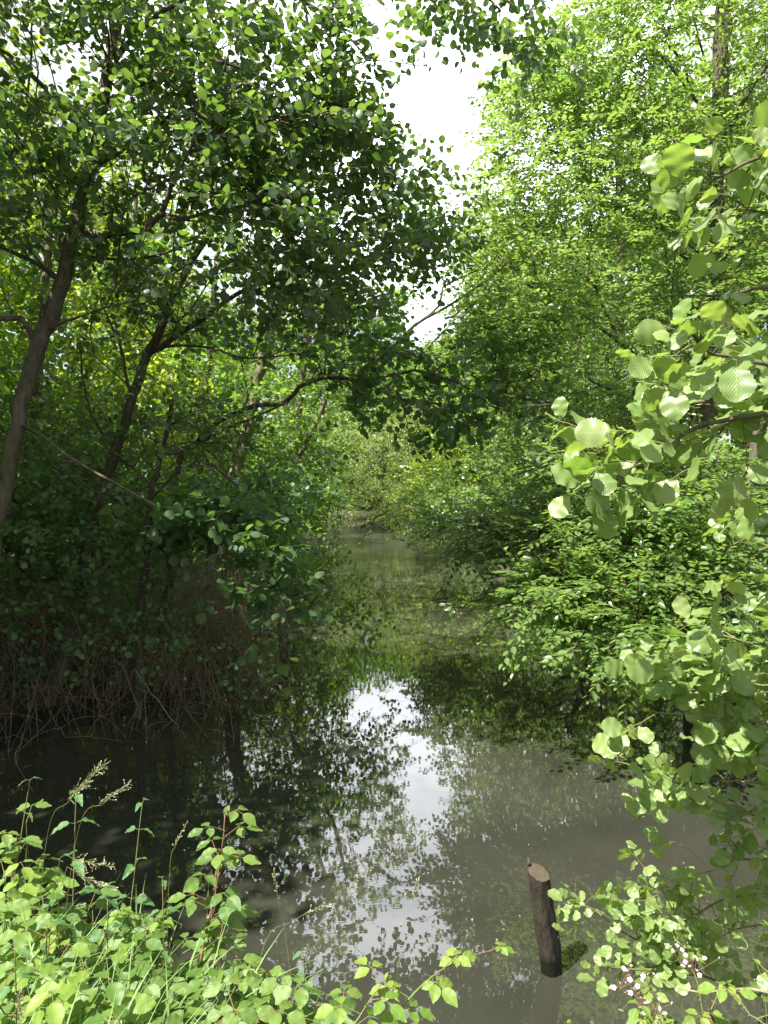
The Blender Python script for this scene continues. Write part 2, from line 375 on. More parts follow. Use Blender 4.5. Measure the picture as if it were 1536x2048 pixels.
UP = np.array([0, 0, 1.])
def sprays(mb, tw, pos, dirs, style, n=(5, 9), length=.25, size=.065, T=None, tilt=.5, droop=.25, crnd=None, sizevar=.25):
    """leafy twigs: style 'flat' = alternate leaves in one plane (hornbeam), 'round' = leaves all round (alder)"""
    Ts = T if isinstance(T, list) else [T]
    S = len(pos); dirs = nrm(dirs*np.array([1, 1, .6])+rng.randn(S, 3)*.25)
    ln = length*(.6+.7*rng.rand(S)); cnt = rng.randint(n[0], n[1]+1, S)
    srnd = rng.rand(S) if crnd is None else crnd
    sid = np.repeat(np.arange(S), cnt); k = np.concatenate([np.arange(c) for c in cnt]); tt = (k+.6)/np.repeat(cnt, cnt)
    d = dirs[sid]; l = ln[sid]
    pn = pos[sid]+d*(l*tt)[:, None]-UP*(droop*l*tt*tt)[:, None]
    lat = nrm(np.cross(d, UP)+1e-4); sgn = np.where(k % 2 == 0, 1., -1.)[:, None]
    if style == 'flat':
        ax = nrm(.75*d+sgn*lat*.9+rng.randn(len(k), 3)*.16-UP*.22)
        no = nrm(UP+rng.randn(len(k), 3)*tilt*.6+rng.randn(S, 3)[sid]*tilt*.35)
    else:
        ph = k*2.4+rng.rand(S)[sid]*6.28; up2 = nrm(np.cross(lat, d))
        ax = nrm(.7*d+(np.cos(ph)[:, None]*lat+np.sin(ph)[:, None]*up2)*.95+rng.randn(len(k), 3)*.25-UP*.30)
        no = nrm(UP*.9+rng.randn(len(k), 3)*tilt)
    last = tt > .95
    ax[last] = nrm(d[last]+rng.randn(last.sum(), 3)*.15)
    sz = size*(1-sizevar+2*sizevar*rng.rand(len(k)))*(1-.25*(tt > .9))
    pet = .22*sz
    base = pn+ax*pet[:, None]
    rn = .55*srnd[sid]+.45*rng.rand(len(k))
    ti = rng.randint(0, len(Ts), len(k))
    for q, t_ in enumerate(Ts):
        mk = ti == q; inst(mb, t_, base[mk], ax[mk], no[mk], sz[mk], rn[mk])
    if tw is not None:
        mid = pos+dirs*(ln*.5)[:, None]-UP*(droop*ln*.25)[:, None]; end = pos+dirs*ln[:, None]*.97-UP*(droop*ln*.94)[:, None]
        rr = max(.0011, size*.022)
        segs(tw, pos, mid, np.full(S, rr), np.full(S, rr*.8), 3); segs(tw, mid, end, np.full(S, rr*.8), np.full(S, rr*.5), 3)
        segs(tw, pn, base, np.full(len(k), rr*.5), np.full(len(k), rr*.4), 3)

# the open strip over the pond where no branch reaches, as seen from the bank
GAP = [(755, -400), (765, 110), (752, 215), (800, 245), (808, 285), (900, 325), (915, 372), (985, 330), (985, 200), (1035, 130), (1075, 95), (1150, 20), (1165, -400)]
GAP2 = [(770, 640), (800, 600), (850, 590), (930, 560), (935, 615), (880, 640), (855, 700), (810, 690), (795, 655)]
def inpoly(x, y, poly):
    c = np.zeros(len(x), bool); n = len(poly)
    for i in range(n):
        x1, y1 = poly[i]; x2, y2 = poly[(i+1) % n]
        if y1 == y2: continue
        q = ((y1 > y) != (y2 > y)) & (x < (x2-x1)*(y-y1)/(y2-y1)+x1); c ^= q
    return c
def lobes(Ls, sub=10, flat=.6, spread=.30, gap=(GAP, GAP2), core=.45):
    out = []
    for px, py, D, rx, ry, rD, n in Ls:
        n = int(n*DENS)
        c = P(px, py, D); ex = np.array([rx/FPX*D, rD, ry/FPX*D]); ns = max(1, n//sub)
        u = nrm(rng.randn(ns, 3))*(core+(1-core)*rng.rand(ns, 1)**.6)
        cen = c+u*ex
        q = np.repeat(cen, sub, 0)+rng.randn(ns*sub, 3)*np.array([spread, spread, spread*flat])
        out.append(q)
    q = np.concatenate(out); x, y, d = PROJ(q); keep = np.ones(len(q), bool)
    for g in gap: keep &= ~((d > .3) & inpoly(x, y, g))
    keep &= q[:, 2] > .12
    keep &= d > .9
    return q[keep]

def tree(name, label, cat, limbs_, lob, leaf, T, style, size, n=(5, 9), length=.28, bark='bark', twig='twig', sub=10, flat=.6,
         spread=.3, gap=(GAP, GAP2), rt=.0018, twigs=True, tilt=.5, droop=.25, step=.22, group=None, core=.45, wp=.3, kt=12, jit=.12, smooth_leaf=True):
    base = limbs_[0][0][0]; root = thing(name, label, cat, base, group)
    s = Skel()
    for (pts, r0, r1, nm) in limbs_: s.limb(np.array(pts), r0, r1, nm, step=.15 if np.linalg.norm(np.array(pts[0])) < 14 else .4, grow=(nm != 'dead_branch'))
    if cat == 'tree' and leaf.startswith('alder'): lob = [l[:6]+(int(l[6]*AD),) for l in lob]
    T_ = lobes(lob, sub, flat, spread, gap, core)
    s.grow(T_, step=step, wp=wp, jit=jit)
    tw = MB(); lf = MB()
    tips = np.array(s.tips); pos = s.P[tips]; d = s.D[tips]
    sprays(lf, tw if twigs else None, pos, d, style, n, length, size, T, tilt, droop)
    s.wood(root, M[bark], M[twig], rt, kt=kt, twigs=tw)
    lf.build('crown', M[leaf], root, smooth=smooth_leaf)
    STAT.append((name, lf.n, s.n))
    return root
STAT = []
DENS = 1.8; AD = .90
# ------------------------------------------------------------------ ground, pond
POND = [(-8, 2.25),  (-3.2, 2.45), (-1.0, 2.35), (.2, 2.2), (1.4, 2.35), (3, 2.3), (8, 2.2), (12, 2.6), (11, 4.6), (6.2, 5.6), (5.0, 7.2), (4.3, 9), (3.7, 12), (3.2, 15), (2.7, 18),
        (2.2, 23), (2.0, 28), (2.2, 32), (1.4, 34.2), (-1, 34.8), (-3.4, 34), (-3.3, 29), (-2.9, 22), (-2.3, 15), (-1.9, 11), (-1.75, 9), (-2.5, 7.6), (-3.5, 6.5), (-4.2, 4.6), (-4.9, 3.6), (-6.5, 2.9), (-8, 2.6)]
def polydist(x, y, poly):
    ins = inpoly(x, y, poly); d = np.full(x.shape, 1e9)
    for i in range(len(poly)):
        a = np.array(poly[i]); b = np.array(poly[(i+1) % len(poly)]); ab = b-a
        t = np.clip(((x-a[0])*ab[0]+(y-a[1])*ab[1])/(ab@ab), 0, 1)
        d = np.minimum(d, np.hypot(x-a[0]-t*ab[0], y-a[1]-t*ab[1]))
    return np.where(ins, -d, d)
def gz(x, y):
    x = np.asarray(x, float); y = np.asarray(y, float)
    d = polydist(x, y, POND)
    bank = .30+.32*np.clip((d)/1.2, 0, 1)**.8+.05*np.clip(d-1.2, 0, 20)*.4
    z = np.where(d > 0, -.12+(bank+.12)*np.clip(d/.45, 0, 1)**.7, -.12+np.clip(d, -1.2, 0)*.7)
    z = z+.05*np.sin(x*1.7+y*.9)*np.sin(y*1.3-x*.6)*np.clip(d*1.2, 0, 1)+.02*np.sin(x*6.1)*np.sin(y*5.3)*np.clip(d*2, 0, 1)
    near = np.clip(1-np.hypot(x, y)/3.0, 0, 1); return z+near*.10
def axis_vals(lo, hi, c0, c1, f, g):
    a = np.arange(c0, c1+1e-6, f); up = [c1]; st = f
    while up[-1] < hi: st = st*g; up.append(min(hi, up[-1]+st))
    dn = [c0]; st = f
    while dn[-1] > lo: st = st*g; dn.append(max(lo, dn[-1]-st))
    return np.array(dn[::-1][:-1]+list(a)+up[1:])
xs = axis_vals(-400, 400, -7, 8, .16, 1.18); ys = axis_vals(-60, 600, 0, 14, .16, 1.10)
GX, GY = np.meshgrid(xs, ys); Z = gz(GX.ravel(), GY.ravel())
nx = len(xs); i = np.arange(len(ys)-1)[:, None]*nx; j = np.arange(nx-1)[None, :]
F = np.stack([i+j, i+j+1, i+j+1+nx, i+j+nx], -1).reshape(-1, 4)
m, nt = newmat('earth'); L = nt.links.new
tc = N(nt, 'ShaderNodeTexCoord'); n1 = N(nt, 'ShaderNodeTexNoise', i={'Scale': 4.0, 'Detail': 9.0, 'Roughness': .7}); L(tc.outputs['Object'], n1.inputs[0])
r = N(nt, 'ShaderNodeValToRGB'); r.color_ramp.elements[0].position = .35; r.color_ramp.elements[1].position = .66
r.color_ramp.elements[0].color = (.022, .017, .011, 1); r.color_ramp.elements[1].color = (.055, .055, .022, 1); L(n1.outputs[0], r.inputs[0])
pb = N(nt, 'ShaderNodeBsdfPrincipled', i={'Roughness': .95}); L(r.outputs[0], pb.inputs['Base Color'])
bp = N(nt, 'ShaderNodeBump', i={'Strength': .8, 'Distance': .05}); L(n1.outputs[0], bp.inputs['Height']); L(bp.outputs[0], pb.inputs['Normal'])
out = N(nt, 'ShaderNodeOutputMaterial'); L(pb.outputs[0], out.inputs[0]); M['earth'] = m
g = mesh_from('ground', np.stack([GX.ravel(), GY.ravel(), Z], 1), [F], m); g['kind'] = 'structure'

m, nt = newmat('pond water'); L = nt.links.new
tc = N(nt, 'ShaderNodeTexCoord')
mp = N(nt, 'ShaderNodeMapping'); mp.inputs['Scale'].default_value = (1.0, 1.6, 1.0); L(tc.outputs['Object'], mp.inputs[0])
n1 = N(nt, 'ShaderNodeTexNoise', i={'Scale': 7.0, 'Detail': 3.0, 'Roughness': .5}); L(mp.outputs[0], n1.inputs[0])
n3 = N(nt, 'ShaderNodeTexNoise', i={'Scale': 30.0, 'Detail': 2.0}); L(mp.outputs[0], n3.inputs[0])
ad = N(nt, 'ShaderNodeMath', operation='MULTIPLY_ADD', i={1: .12}); L(n3.outputs[0], ad.inputs[0]); L(n1.outputs[0], ad.inputs[2])
bp = N(nt, 'ShaderNodeBump', i={'Strength': .009, 'Distance': .02}); L(ad.outputs[0], bp.inputs['Height'])
n2 = N(nt, 'ShaderNodeTexNoise', i={'Scale': 1.1, 'Detail': 4.0}); L(tc.outputs['Object'], n2.inputs[0])
r = N(nt, 'ShaderNodeValToRGB'); r.color_ramp.elements[0].position = .35; r.color_ramp.elements[1].position = .62
r.color_ramp.elements[0].color = (.024, .025, .018, 1); r.color_ramp.elements[1].color = (.034, .034, .026, 1); L(n2.outputs[0], r.inputs[0])
pb = N(nt, 'ShaderNodeBsdfPrincipled', i={'Roughness': .008, 'IOR': 1.7}); L(r.outputs[0], pb.inputs['Base Color']); L(bp.outputs[0], pb.inputs['Normal'])
out = N(nt, 'ShaderNodeOutputMaterial'); L(pb.outputs[0], out.inputs[0])
# a light breeze roughens the far reach of the pond
sy = N(nt, 'ShaderNodeSeparateXYZ'); L(tc.outputs['Object'], sy.inputs[0])
ry = N(nt, 'ShaderNodeMapRange', i={1: 15.0, 2: 30.0, 3: .006, 4: .27}); L(sy.outputs[1], ry.inputs[0]); L(ry.outputs[0], pb.inputs['Roughness'])
wv = [(-16.5, 1.2, 0), (12.5, 1.2, 0), (12.5, 35.6, 0), (-16.5, 35.6, 0)]
wt = mesh_from('water', wv, [[[0, 1, 2, 3]]], m, smooth=False); wt['kind'] = 'structure'

def gpt(x, y, dz=-.05): return np.array([x, y, float(gz(np.array([x]), np.array([y]))[0])+dz])
def onbank(px, D): 
    x = (px-768)/FPX*D; return gpt(x, D)
Q = lambda *a: [P(*p) for p in a]

# ------------------------------------------------------------------ left bank alders
b = onbank(-55, 5.6)
tree('alder_tree', 'tall leaning alder with a smooth grey-brown trunk at the left edge of the pond', 'tree', [
    ([b]+Q((-25, 1180, 5.6), (18, 930, 5.6), (62, 740, 5.6), (112, 600, 5.6), (150, 450, 5.6), (190, 300, 5.6), (213, 170, 5.65), (240, 0, 5.7), (270, -250, 5.8), (300, -520, 5.9)), .086, .032, 'trunk'),
    (Q((146, 490, 5.6), (165, 468, 5.55), (215, 468, 5.5), (290, 458, 5.3), (322, 428, 5.2), (345, 360, 5.1), (380, 300, 5.0)), .036, .012, 'branch'),
    (Q((322, 428, 5.2), (360, 440, 5.0), (420, 420, 4.9), (470, 400, 4.7)), .018, .007, 'branch'),
    (Q((75, 690, 5.6), (40, 635, 5.6), (-40, 640, 5.4), (-160, 580, 5.2)), .028, .014, 'branch'),
    (Q((90, 660, 5.6), (180, 625, 5.4), (270, 600, 5.2)), .014, .006, 'branch'),
    (Q((120, 560, 5.6), (60, 520, 5.8), (-60, 470, 6.0)), .025, .012, 'branch'),
    (Q((200, 240, 5.6), (120, 200, 5.3), (20, 110, 5.0), (-60, 60, 4.9)), .025, .010, 'branch'),
    (Q((205, 210, 5.6), (300, 160, 5.3), (420, 120, 5.0), (560, 170, 4.9)), .025, .008, 'branch'),
    (Q((222, 120, 5.6), (330, 20, 5.3), (480, -40, 5.2), (640, 20, 5.2), (730, 110, 5.3)), .025, .006, 'branch'),
    (Q((250, -90, 5.6), (420, -260, 5.3), (640, -260, 5.2), (860, -120, 5.1), (1000, 20, 5.0)), .030, .007, 'branch'),
    (Q((185, 330, 5.6), (330, 270, 5.9), (500, 240, 6.2), (640, 300, 6.3)), .022, .008, 'branch'),
    (Q((48, 858, 5.5), (80, 868, 5.4), (140, 915, 5.25), (240, 972, 5.05), (312, 1012, 4.9)), .014, .008, 'dead_branch')],
    [(120, 120, 5.4, 260, 220, 1.2, 200), (60, 380, 5.4, 170, 130, 1.0, 90), (330, 60, 5.2, 230, 160, 1.1, 150), (520, 160, 5.2, 200, 130, .8, 120),
     (650, 130, 5.3, 90, 110, .5, 45), (420, 330, 5.2, 250, 110, .9, 130), (620, 340, 5.4, 190, 130, .8, 110), (740, 330, 5.6, 60, 60, .4, 16),
     (300, 480, 5.2, 140, 60, .6, 30), (520, 470, 5.0, 130, 90, .6, 60), (700, 470, 5.4, 130, 90, .6, 50), (620, 560, 5.2, 120, 60, .5, 30),
     (100, -250, 5.6, 420, 240, 1.6, 160), (560, -230, 5.4, 260, 170, 1.2, 24), (-150, 300, 5.4, 180, 500, 1.5, 70),
     (860, -20, 5.1, 110, 60, .4, 34), (960, 10, 5.0, 70, 60, .3, 26), (1070, 60, 5.0, 45, 60, .2, 14), (1090, 110, 5.0, 30, 25, .15, 5), (860, -160, 5.1, 160, 80, .5, 14)],
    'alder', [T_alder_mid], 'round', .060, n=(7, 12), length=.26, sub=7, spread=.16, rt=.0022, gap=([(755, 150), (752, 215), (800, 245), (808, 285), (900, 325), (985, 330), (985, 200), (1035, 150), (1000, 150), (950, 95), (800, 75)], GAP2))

b = onbank(60, 7.0)
tree('alder_tree', 'slender alder rising from the dark thicket and forking above it, behind the leaning alder', 'tree', [
    ([b]+Q((92, 1420, 7), (150, 1230, 7), (190, 1020, 7), (240, 880, 7), (265, 790, 7), (310, 680, 7), (350, 590, 7), (395, 500, 7), (450, 430, 6.9), (500, 330, 6.9), (540, 200, 6.8)), .085, .02, 'trunk'),
    (Q((300, 715, 7), (345, 675, 6.9), (400, 640, 6.8), (450, 605, 6.6), (500, 575, 6.5), (560, 560, 6.4), (640, 540, 6.3)), .036, .010, 'branch'),
    (Q((330, 690, 6.9), (420, 695, 6.6), (480, 715, 6.4), (560, 712, 6.2), (610, 705, 6.1)), .015, .006, 'branch'),
    (Q((262, 800, 7), (250, 740, 7.1), (240, 690, 7.2), (200, 600, 7.3)), .02, .008, 'branch'),
    (Q((325, 650, 7), (350, 540, 6.8), (345, 470, 6.8), (360, 380, 6.8)), .014, .006, 'branch')],
    [(420, 560, 6.8, 180, 90, .9, 70), (560, 640, 6.4, 160, 70, .7, 60), (250, 640, 7.2, 180, 110, .8, 70), (640, 600, 6.4, 110, 60, .5, 34),
     (480, 380, 6.9, 220, 120, .9, 40), (200, 820, 7.2, 180, 80, .7, 36), (600, 260, 6.9, 180, 120, .8, 30), (820, 470, 6.4, 90, 100, .5, 70), (870, 420, 6.2, 60, 70, .4, 40)],
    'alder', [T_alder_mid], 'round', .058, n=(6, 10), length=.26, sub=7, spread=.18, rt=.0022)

b = onbank(330, 8.2)
tree('alder_tree', 'low alder arching out over the water from behind the bramble thicket', 'tree', [
    ([b]+Q((350, 960, 8.2), (390, 888, 8.1), (440, 842, 7.9), (510, 812, 7.7), (568, 806, 7.5), (600, 772, 7.4), (650, 756, 7.3), (740, 760, 7.1), (830, 740, 6.9), (900, 760, 6.8)), .056, .012, 'trunk'),
    (Q((395, 888, 8.1), (440, 862, 7.9), (500, 838, 7.6), (575, 805, 7.3)), .022, .010, 'branch'),
    (Q((640, 757, 7.3), (660, 700, 7.4), (690, 640, 7.4)), .014, .006, 'branch'),
    (Q((700, 758, 7.2), (790, 690, 7.4), (830, 650, 7.5), (900, 610, 7.6), (960, 570, 7.7), (1010, 530, 7.8), (1050, 470, 7.8)), .022, .008, 'branch'),
    (Q((820, 660, 7.5), (880, 610, 7.6), (885, 575, 7.6), (990, 525, 7.6)), .016, .007, 'branch')],
    [(700, 690, 7.2, 130, 60, .6, 60), (800, 760, 7.0, 110, 60, .6, 34), (890, 770, 6.8, 110, 70, .5, 30), (960, 740, 6.8, 90, 70, .5, 20), (950, 830, 6.7, 90, 80, .4, 18), (1010, 850, 6.6, 60, 60, .3, 9),
     (560, 690, 7.8, 110, 40, .6, 20), (850, 690, 7.2, 80, 40, .5, 30), (960, 660, 7.2, 60, 50, .4, 14)],
    'alder_blue', [T_alder_mid], 'round', .072, n=(6, 10), length=.26, sub=7, spread=.17, rt=.0022)

# thin stems and further trees on the left bank
def back_tree(name, label, trunk, r0, r1, lob, leaf='wood_leaf', bark='bark', T=None, size=.075, style='round', n=(9, 14), length=.42, sub=8, spread=.35, cat='tree', extra=(), rt=.003, **k):
    return tree(name, label, cat, [(trunk, r0, r1, 'trunk')]+list(extra), lob, leaf, T or [T_alder_lo], style, size, n=n, length=length, bark=bark, sub=sub, spread=spread, rt=rt, step=.4, kt=9, **k)
back_tree('alder_tree', 'thin dark young alder standing in the bramble thicket', [onbank(265, 6.6)]+Q((282, 1230, 6.6), (298, 1080, 6.6), (300, 1000, 6.7), (330, 880, 6.9), (345, 800, 7)), .05, .02,
    [(330, 900, 6.9, 150, 70, .7, 60), (160, 960, 6.9, 170, 60, .7, 60), (480, 940, 7.2, 100, 50, .5, 30)], 'thicket', 'bark_dark', size=.06, length=.28, T=[T_alder_mid], n=(6, 10))
back_tree('ash_tree', 'tree with a pale mossy trunk behind the arching alder limb', [onbank(455, 11)]+Q((465, 980, 11), (492, 870, 11), (508, 790, 11), (530, 700, 11), (552, 600, 11), (590, 450, 11), (610, 250, 11)), .13, .05,
    [(500, 560, 11, 160, 130, 1.4, 60), (560, 380, 11, 100, 110, 1.2, 20), (400, 800, 11, 140, 120, 1.2, 60), (540, 800, 11, 80, 60, 1, 26)], 'wood_leaf', 'bark_moss')
back_tree('ash_tree', 'slim mossy sapling leaning right beside the far end of the thicket', [onbank(560, 12.5)]+Q((570, 990, 12.5), (590, 930, 12.5), (615, 880, 12.5), (660, 780, 12.4), (690, 660, 12.3)), .09, .03,
    [(630, 750, 12.5, 90, 60, 1, 44), (680, 640, 12.5, 80, 60, 1.0, 26), (590, 880, 12.6, 40, 50, .8, 14)], 'wood_leaf', 'bark_moss')
for (px, D, h, lab) in ((40, 10, 6.5, 'bushy tree with yellow-green leaves seen behind the leaning trunk'),
                        (210, 12.5, 7.5, 'yellow-green tree behind the forking alder on the left bank'),
                        (380, 15, 9, 'tall pale green tree at the back of the left bank wood'),
                        (-260, 9, 8, 'broad tree beyond the left edge with foliage reaching in behind the trunk')):
    y0 = 965
    tr = [onbank(px, D)]+[P(px+18*q, 965-(h*q/4-1.8)*FPX/D, D+.1*q) for q in (1, 2, 3, 4)]
    s = FPX/D
    back_tree('woodland_tree', lab, tr, .13, .03, [(px+rng.randint(-40, 40), 965-(hh-2.0)*s, D, rr*s, 1.1*s, 1.6, nn) for hh, rr, nn in ((1.8, 1.7, 80), (3.3, 2.1, 110), (5.0, 2.0, 110), (h, 1.5, 80))],
              'lime' if D in (10, 12.5) else 'wood_leaf', 'bark', group='woodland trees behind the left bank', size=.08)
back_tree('woodland_tree', 'tree behind the left bank whose crown shows past the leaning alder towards the gap', [onbank(560, 19)]+Q((590, 900, 19), (610, 700, 19), (640, 500, 19), (680, 380, 19)), .16, .04,
    [(640, 700, 19, 170, 120, 2, 130), (700, 560, 19, 170, 110, 2, 70), (580, 860, 19, 90, 80, 1.8, 60)], 'wood_leaf', group='woodland trees behind the left bank', size=.10, length=.5)

# ------------------------------------------------------------------ right bank hornbeams
b = onbank(1405, 8.6)
tree('hornbeam_tree', 'tall bright green hornbeam towering over the right bank', 'tree', [
    ([b]+Q((1400, 1100, 8.6), (1415, 800, 8.6), (1425, 500, 8.6), (1440, 200, 8.6), (1450, -150, 8.6), (1460, -500, 8.6)), .16, .06, 'trunk'),
    (Q((1425, 560, 8.6), (1330, 480, 8.4), (1200, 380, 8.1), (1080, 280, 7.8)), .04, .010, 'branch'),
    (Q((1412, 860, 8.6), (1280, 720, 8.1), (1150, 620, 7.6), (1040, 560, 7.2)), .045, .010, 'branch'),
    (Q((1410, 900, 8.6), (1300, 820, 7.8), (1180, 760, 7.2)), .035, .010, 'branch'),
    (Q((1400, 1080, 8.6), (1300, 1040, 7.6), (1180, 1030, 6.9), (1060, 1060, 6.4)), .035, .006, 'branch'),
    (Q((1400, 1120, 8.6), (1330, 1150, 7.4), (1200, 1160, 6.4), (1080, 1200, 5.8)), .035, .006, 'branch'),
    (Q((1400, 1150, 8.6), (1400, 1200, 7.2), (1300, 1250, 6.2), (1200, 1270, 5.6)), .03, .006, 'branch'),
    (Q((1438, 260, 8.6), (1330, 120, 8.5), (1200, 20, 8.3)), .04, .010, 'branch'),
    (Q((1435, 300, 8.6), (1520, 150, 8.2), (1620, 20, 8.0)), .04, .012, 'branch'),
    (Q((1415, 820, 8.6), (1520, 700, 8.0), (1640, 600, 7.6)), .04, .012, 'branch')],
    [(1100, 230, 7.9, 120, 110, .9, 190), (1060, 400, 7.6, 130, 120, .9, 200), (1040, 560, 7.3, 110, 110, .8, 170), (1080, 700, 7.3, 140, 110, .9, 170), (1180, 100, 8.2, 130, 130, 1, 200),
     (1250, 320, 8.2, 170, 150, 1.1, 240), (1260, 560, 8.0, 170, 150, 1.1, 220), (1240, 800, 7.8, 160, 120, 1, 170), (1420, 150, 8.4, 200, 200, 1.3, 340), (1450, 420, 8.4, 180, 150, 1.2, 230),
     (1450, 700, 8.2, 180, 160, 1.2, 180), (1350, -150, 8.4, 260, 170, 1.6, 200), (1420, -420, 8.5, 300, 200, 1.8, 120),
     (1400, 980, 7.8, 200, 100, 1, 150), (1650, 400, 8.4, 200, 600, 1.5, 200)],
    'hornbeam', [T_horn_lo], 'flat', .062, n=(10, 16), length=.36, flat=.35, sub=14, spread=.22, rt=.002, tilt=.6,
    gap=([(760, -600), (765, 110), (900, 325), (925, 362), (985, 330), (985, 200), (1035, 130), (1075, 95), (1150, 20), (1175, -600)], [(780, 560), (925, 545), (930, 640), (800, 700)]))
b = onbank(1480, 7.2)
tree('hornbeam_tree', 'low spreading hornbeam with layered branches drooping over the water on the right', 'tree', [
    ([b]+Q((1490, 1100, 7.2), (1500, 950, 7.2), (1520, 820, 7.2)), .09, .04, 'trunk'),
    (Q((1488, 1120, 7.2), (1350, 1080, 6.8), (1150, 1085, 6.6), (980, 1060, 6.8), (870, 1030, 7.2)), .035, .005, 'branch'),
    (Q((1490, 1100, 7.2), (1360, 1150, 6.4), (1200, 1190, 5.9), (1060, 1200, 5.7)), .03, .005, 'branch'),
    (Q((1490, 1130, 7.2), (1440, 1210, 6.2), (1330, 1270, 5.7), (1230, 1270, 5.5)), .03, .005, 'branch'),
    (Q((1492, 1080, 7.2), (1380, 1000, 6.6), (1250, 960, 6.3), (1120, 950, 6.3)), .03, .005, 'branch')],
    [(1240, 1020, 6.4, 170, 60, .7, 150), (1120, 1070, 6.5, 150, 45, .6, 150), (980, 1060, 6.9, 130, 40, .5, 110), (1200, 1160, 6.0, 140, 50, .6, 150), (1110, 1200, 5.8, 90, 26, .4, 80), (1200, 1260, 5.6, 80, 24, .4, 50), (1330, 1290, 5.5, 110, 25, .5, 60),
     (1330, 1190, 6.0, 130, 70, .7, 120), (1280, 1260, 5.6, 110, 35, .5, 70), (1420, 1090, 6.4, 140, 80, .8, 110), (1180, 930, 6.6, 130, 60, .6, 80), (1440, 960, 6.8, 130, 60, .7, 70), (1450, 1250, 6.2, 140, 60, .8, 80)],
    'hornbeam', [T_horn_lo], 'flat', .064, n=(10, 16), length=.36, flat=.22, sub=9, spread=.22, rt=.002, tilt=.5)
back_tree('hornbeam_tree', 'bright bushy hornbeam reaching low over the water in the middle distance', [onbank(1195, 13)]+Q((1170, 1020, 13), (1090, 800, 13), (1000, 560, 13), (990, 420, 13)), .14, .04,
    [(960, 1000, 12.6, 110, 80, 1.2, 190), (1010, 860, 12.8, 110, 110, 1.3, 180), (1000, 660, 13, 90, 120, 1.3, 160), (990, 480, 13, 60, 100, 1, 120), (1080, 1010, 12.5, 100, 70, 1.2, 110), (890, 1040, 12.6, 50, 40, .8, 70), (1120, 700, 13.4, 90, 220, 1.5, 140)],
    'hornbeam', T=[T_alder_lo], style='round', size=.062, n=(10, 15), length=.36, flat=.4, spread=.26, tilt=.8)
back_tree('hazel_bush', 'rounded light green bush at the bend of the far right bank', [onbank(1000, 20)]+Q((970, 980, 20), (920, 900, 20), (915, 800, 20)), .09, .03,
    [(900, 960, 20, 75, 70, 1.2, 150), (930, 860, 20, 80, 80, 1.3, 150), (870, 1020, 20, 50, 35, .9, 70), (960, 1000, 20, 60, 50, 1.2, 70)], 'lime', cat='bush', size=.085)
for (px, D, top, lab) in ((1010, 24, 560, 'pale tree behind the middle hornbeam on the right bank'), (1240, 15, 100, 'dense tree filling in behind the tall hornbeam'), (1500, 13, 60, 'broad tree at the far right behind the tall hornbeam')):
    s = FPX/D; tr = [onbank(px, D)]+[P(px, 965+(top-965)*q, D) for q in (.25, .6, 1.0)]
    hgt = 965-top
    back_tree('woodland_tree', lab, tr, .15, .04, [(px, 965-hgt*q, D, 1.9*s*(1.2-.6*q), hgt*.22, 1.8, 120) for q in (.08, .35, .62, .9)], 'wood_leaf', group='woodland trees behind the right bank', size=.09, length=.5)

# ------------------------------------------------------------------ far end of the pond
for px, D, top, rx, lf, lab in ((640, 31, 800, 80, 'willow', 'pale green sallow bush left of the far end of the pond'), (765, 35.5, 800, 75, 'willow', 'silvery sallow bush straight ahead at the far end of the pond'),
                        (835, 34.5, 770, 60, 'willow', 'silvery sallow bush right of the far water edge'), (572, 24.5, 830, 50, 'thicket', 'shaded bush on the far left bank'),
                        (725, 44, 700, 80, 'wood_leaf', 'tree rising behind the silvery sallows on the left'), (880, 42, 690, 70, 'wood_leaf', 'tree rising behind the sallows under the gap in the sky')):
    x = (px-768)/FPX*D; s = FPX/D; hgt = 1010-top
    tr = [gpt(x, D)]+[P(px, 1030-hgt*q, D) for q in (.3, .6, .9)]
    back_tree('sallow_bush' if D < 40 else 'woodland_tree', lab, tr, .10, .03, [(px+ox, 1040-hgt*q, D, rx*(1.05-.4*q), hgt*.22, 2.0, 110) for ox, q in ((-15, .11), (10, .36), (0, .62), (5, .85))], lf, cat='bush' if D < 40 else 'tree',
              T=[T_willow if lf == 'willow' else T_alder_lo], size=.12, length=.6, n=(10, 16), group='bushes and trees at the far end of the pond', gap=(GAP,))
mb = MB()
for pts, rr in ((Q((722, 1055, 32), (735, 1046, 32), (760, 1030, 32), (790, 1015, 32.5)), .06), (Q((745, 1040, 32), (758, 1050, 31.8), (775, 1060, 31.6)), .04)): tube(mb, catmull(pts, .2), rr, 6)
o = mb.build('fallen_branch', M['bark_dark']); o['label'] = 'dark fallen branch leaning into the water at the far end of the pond'; o['category'] = 'branch'

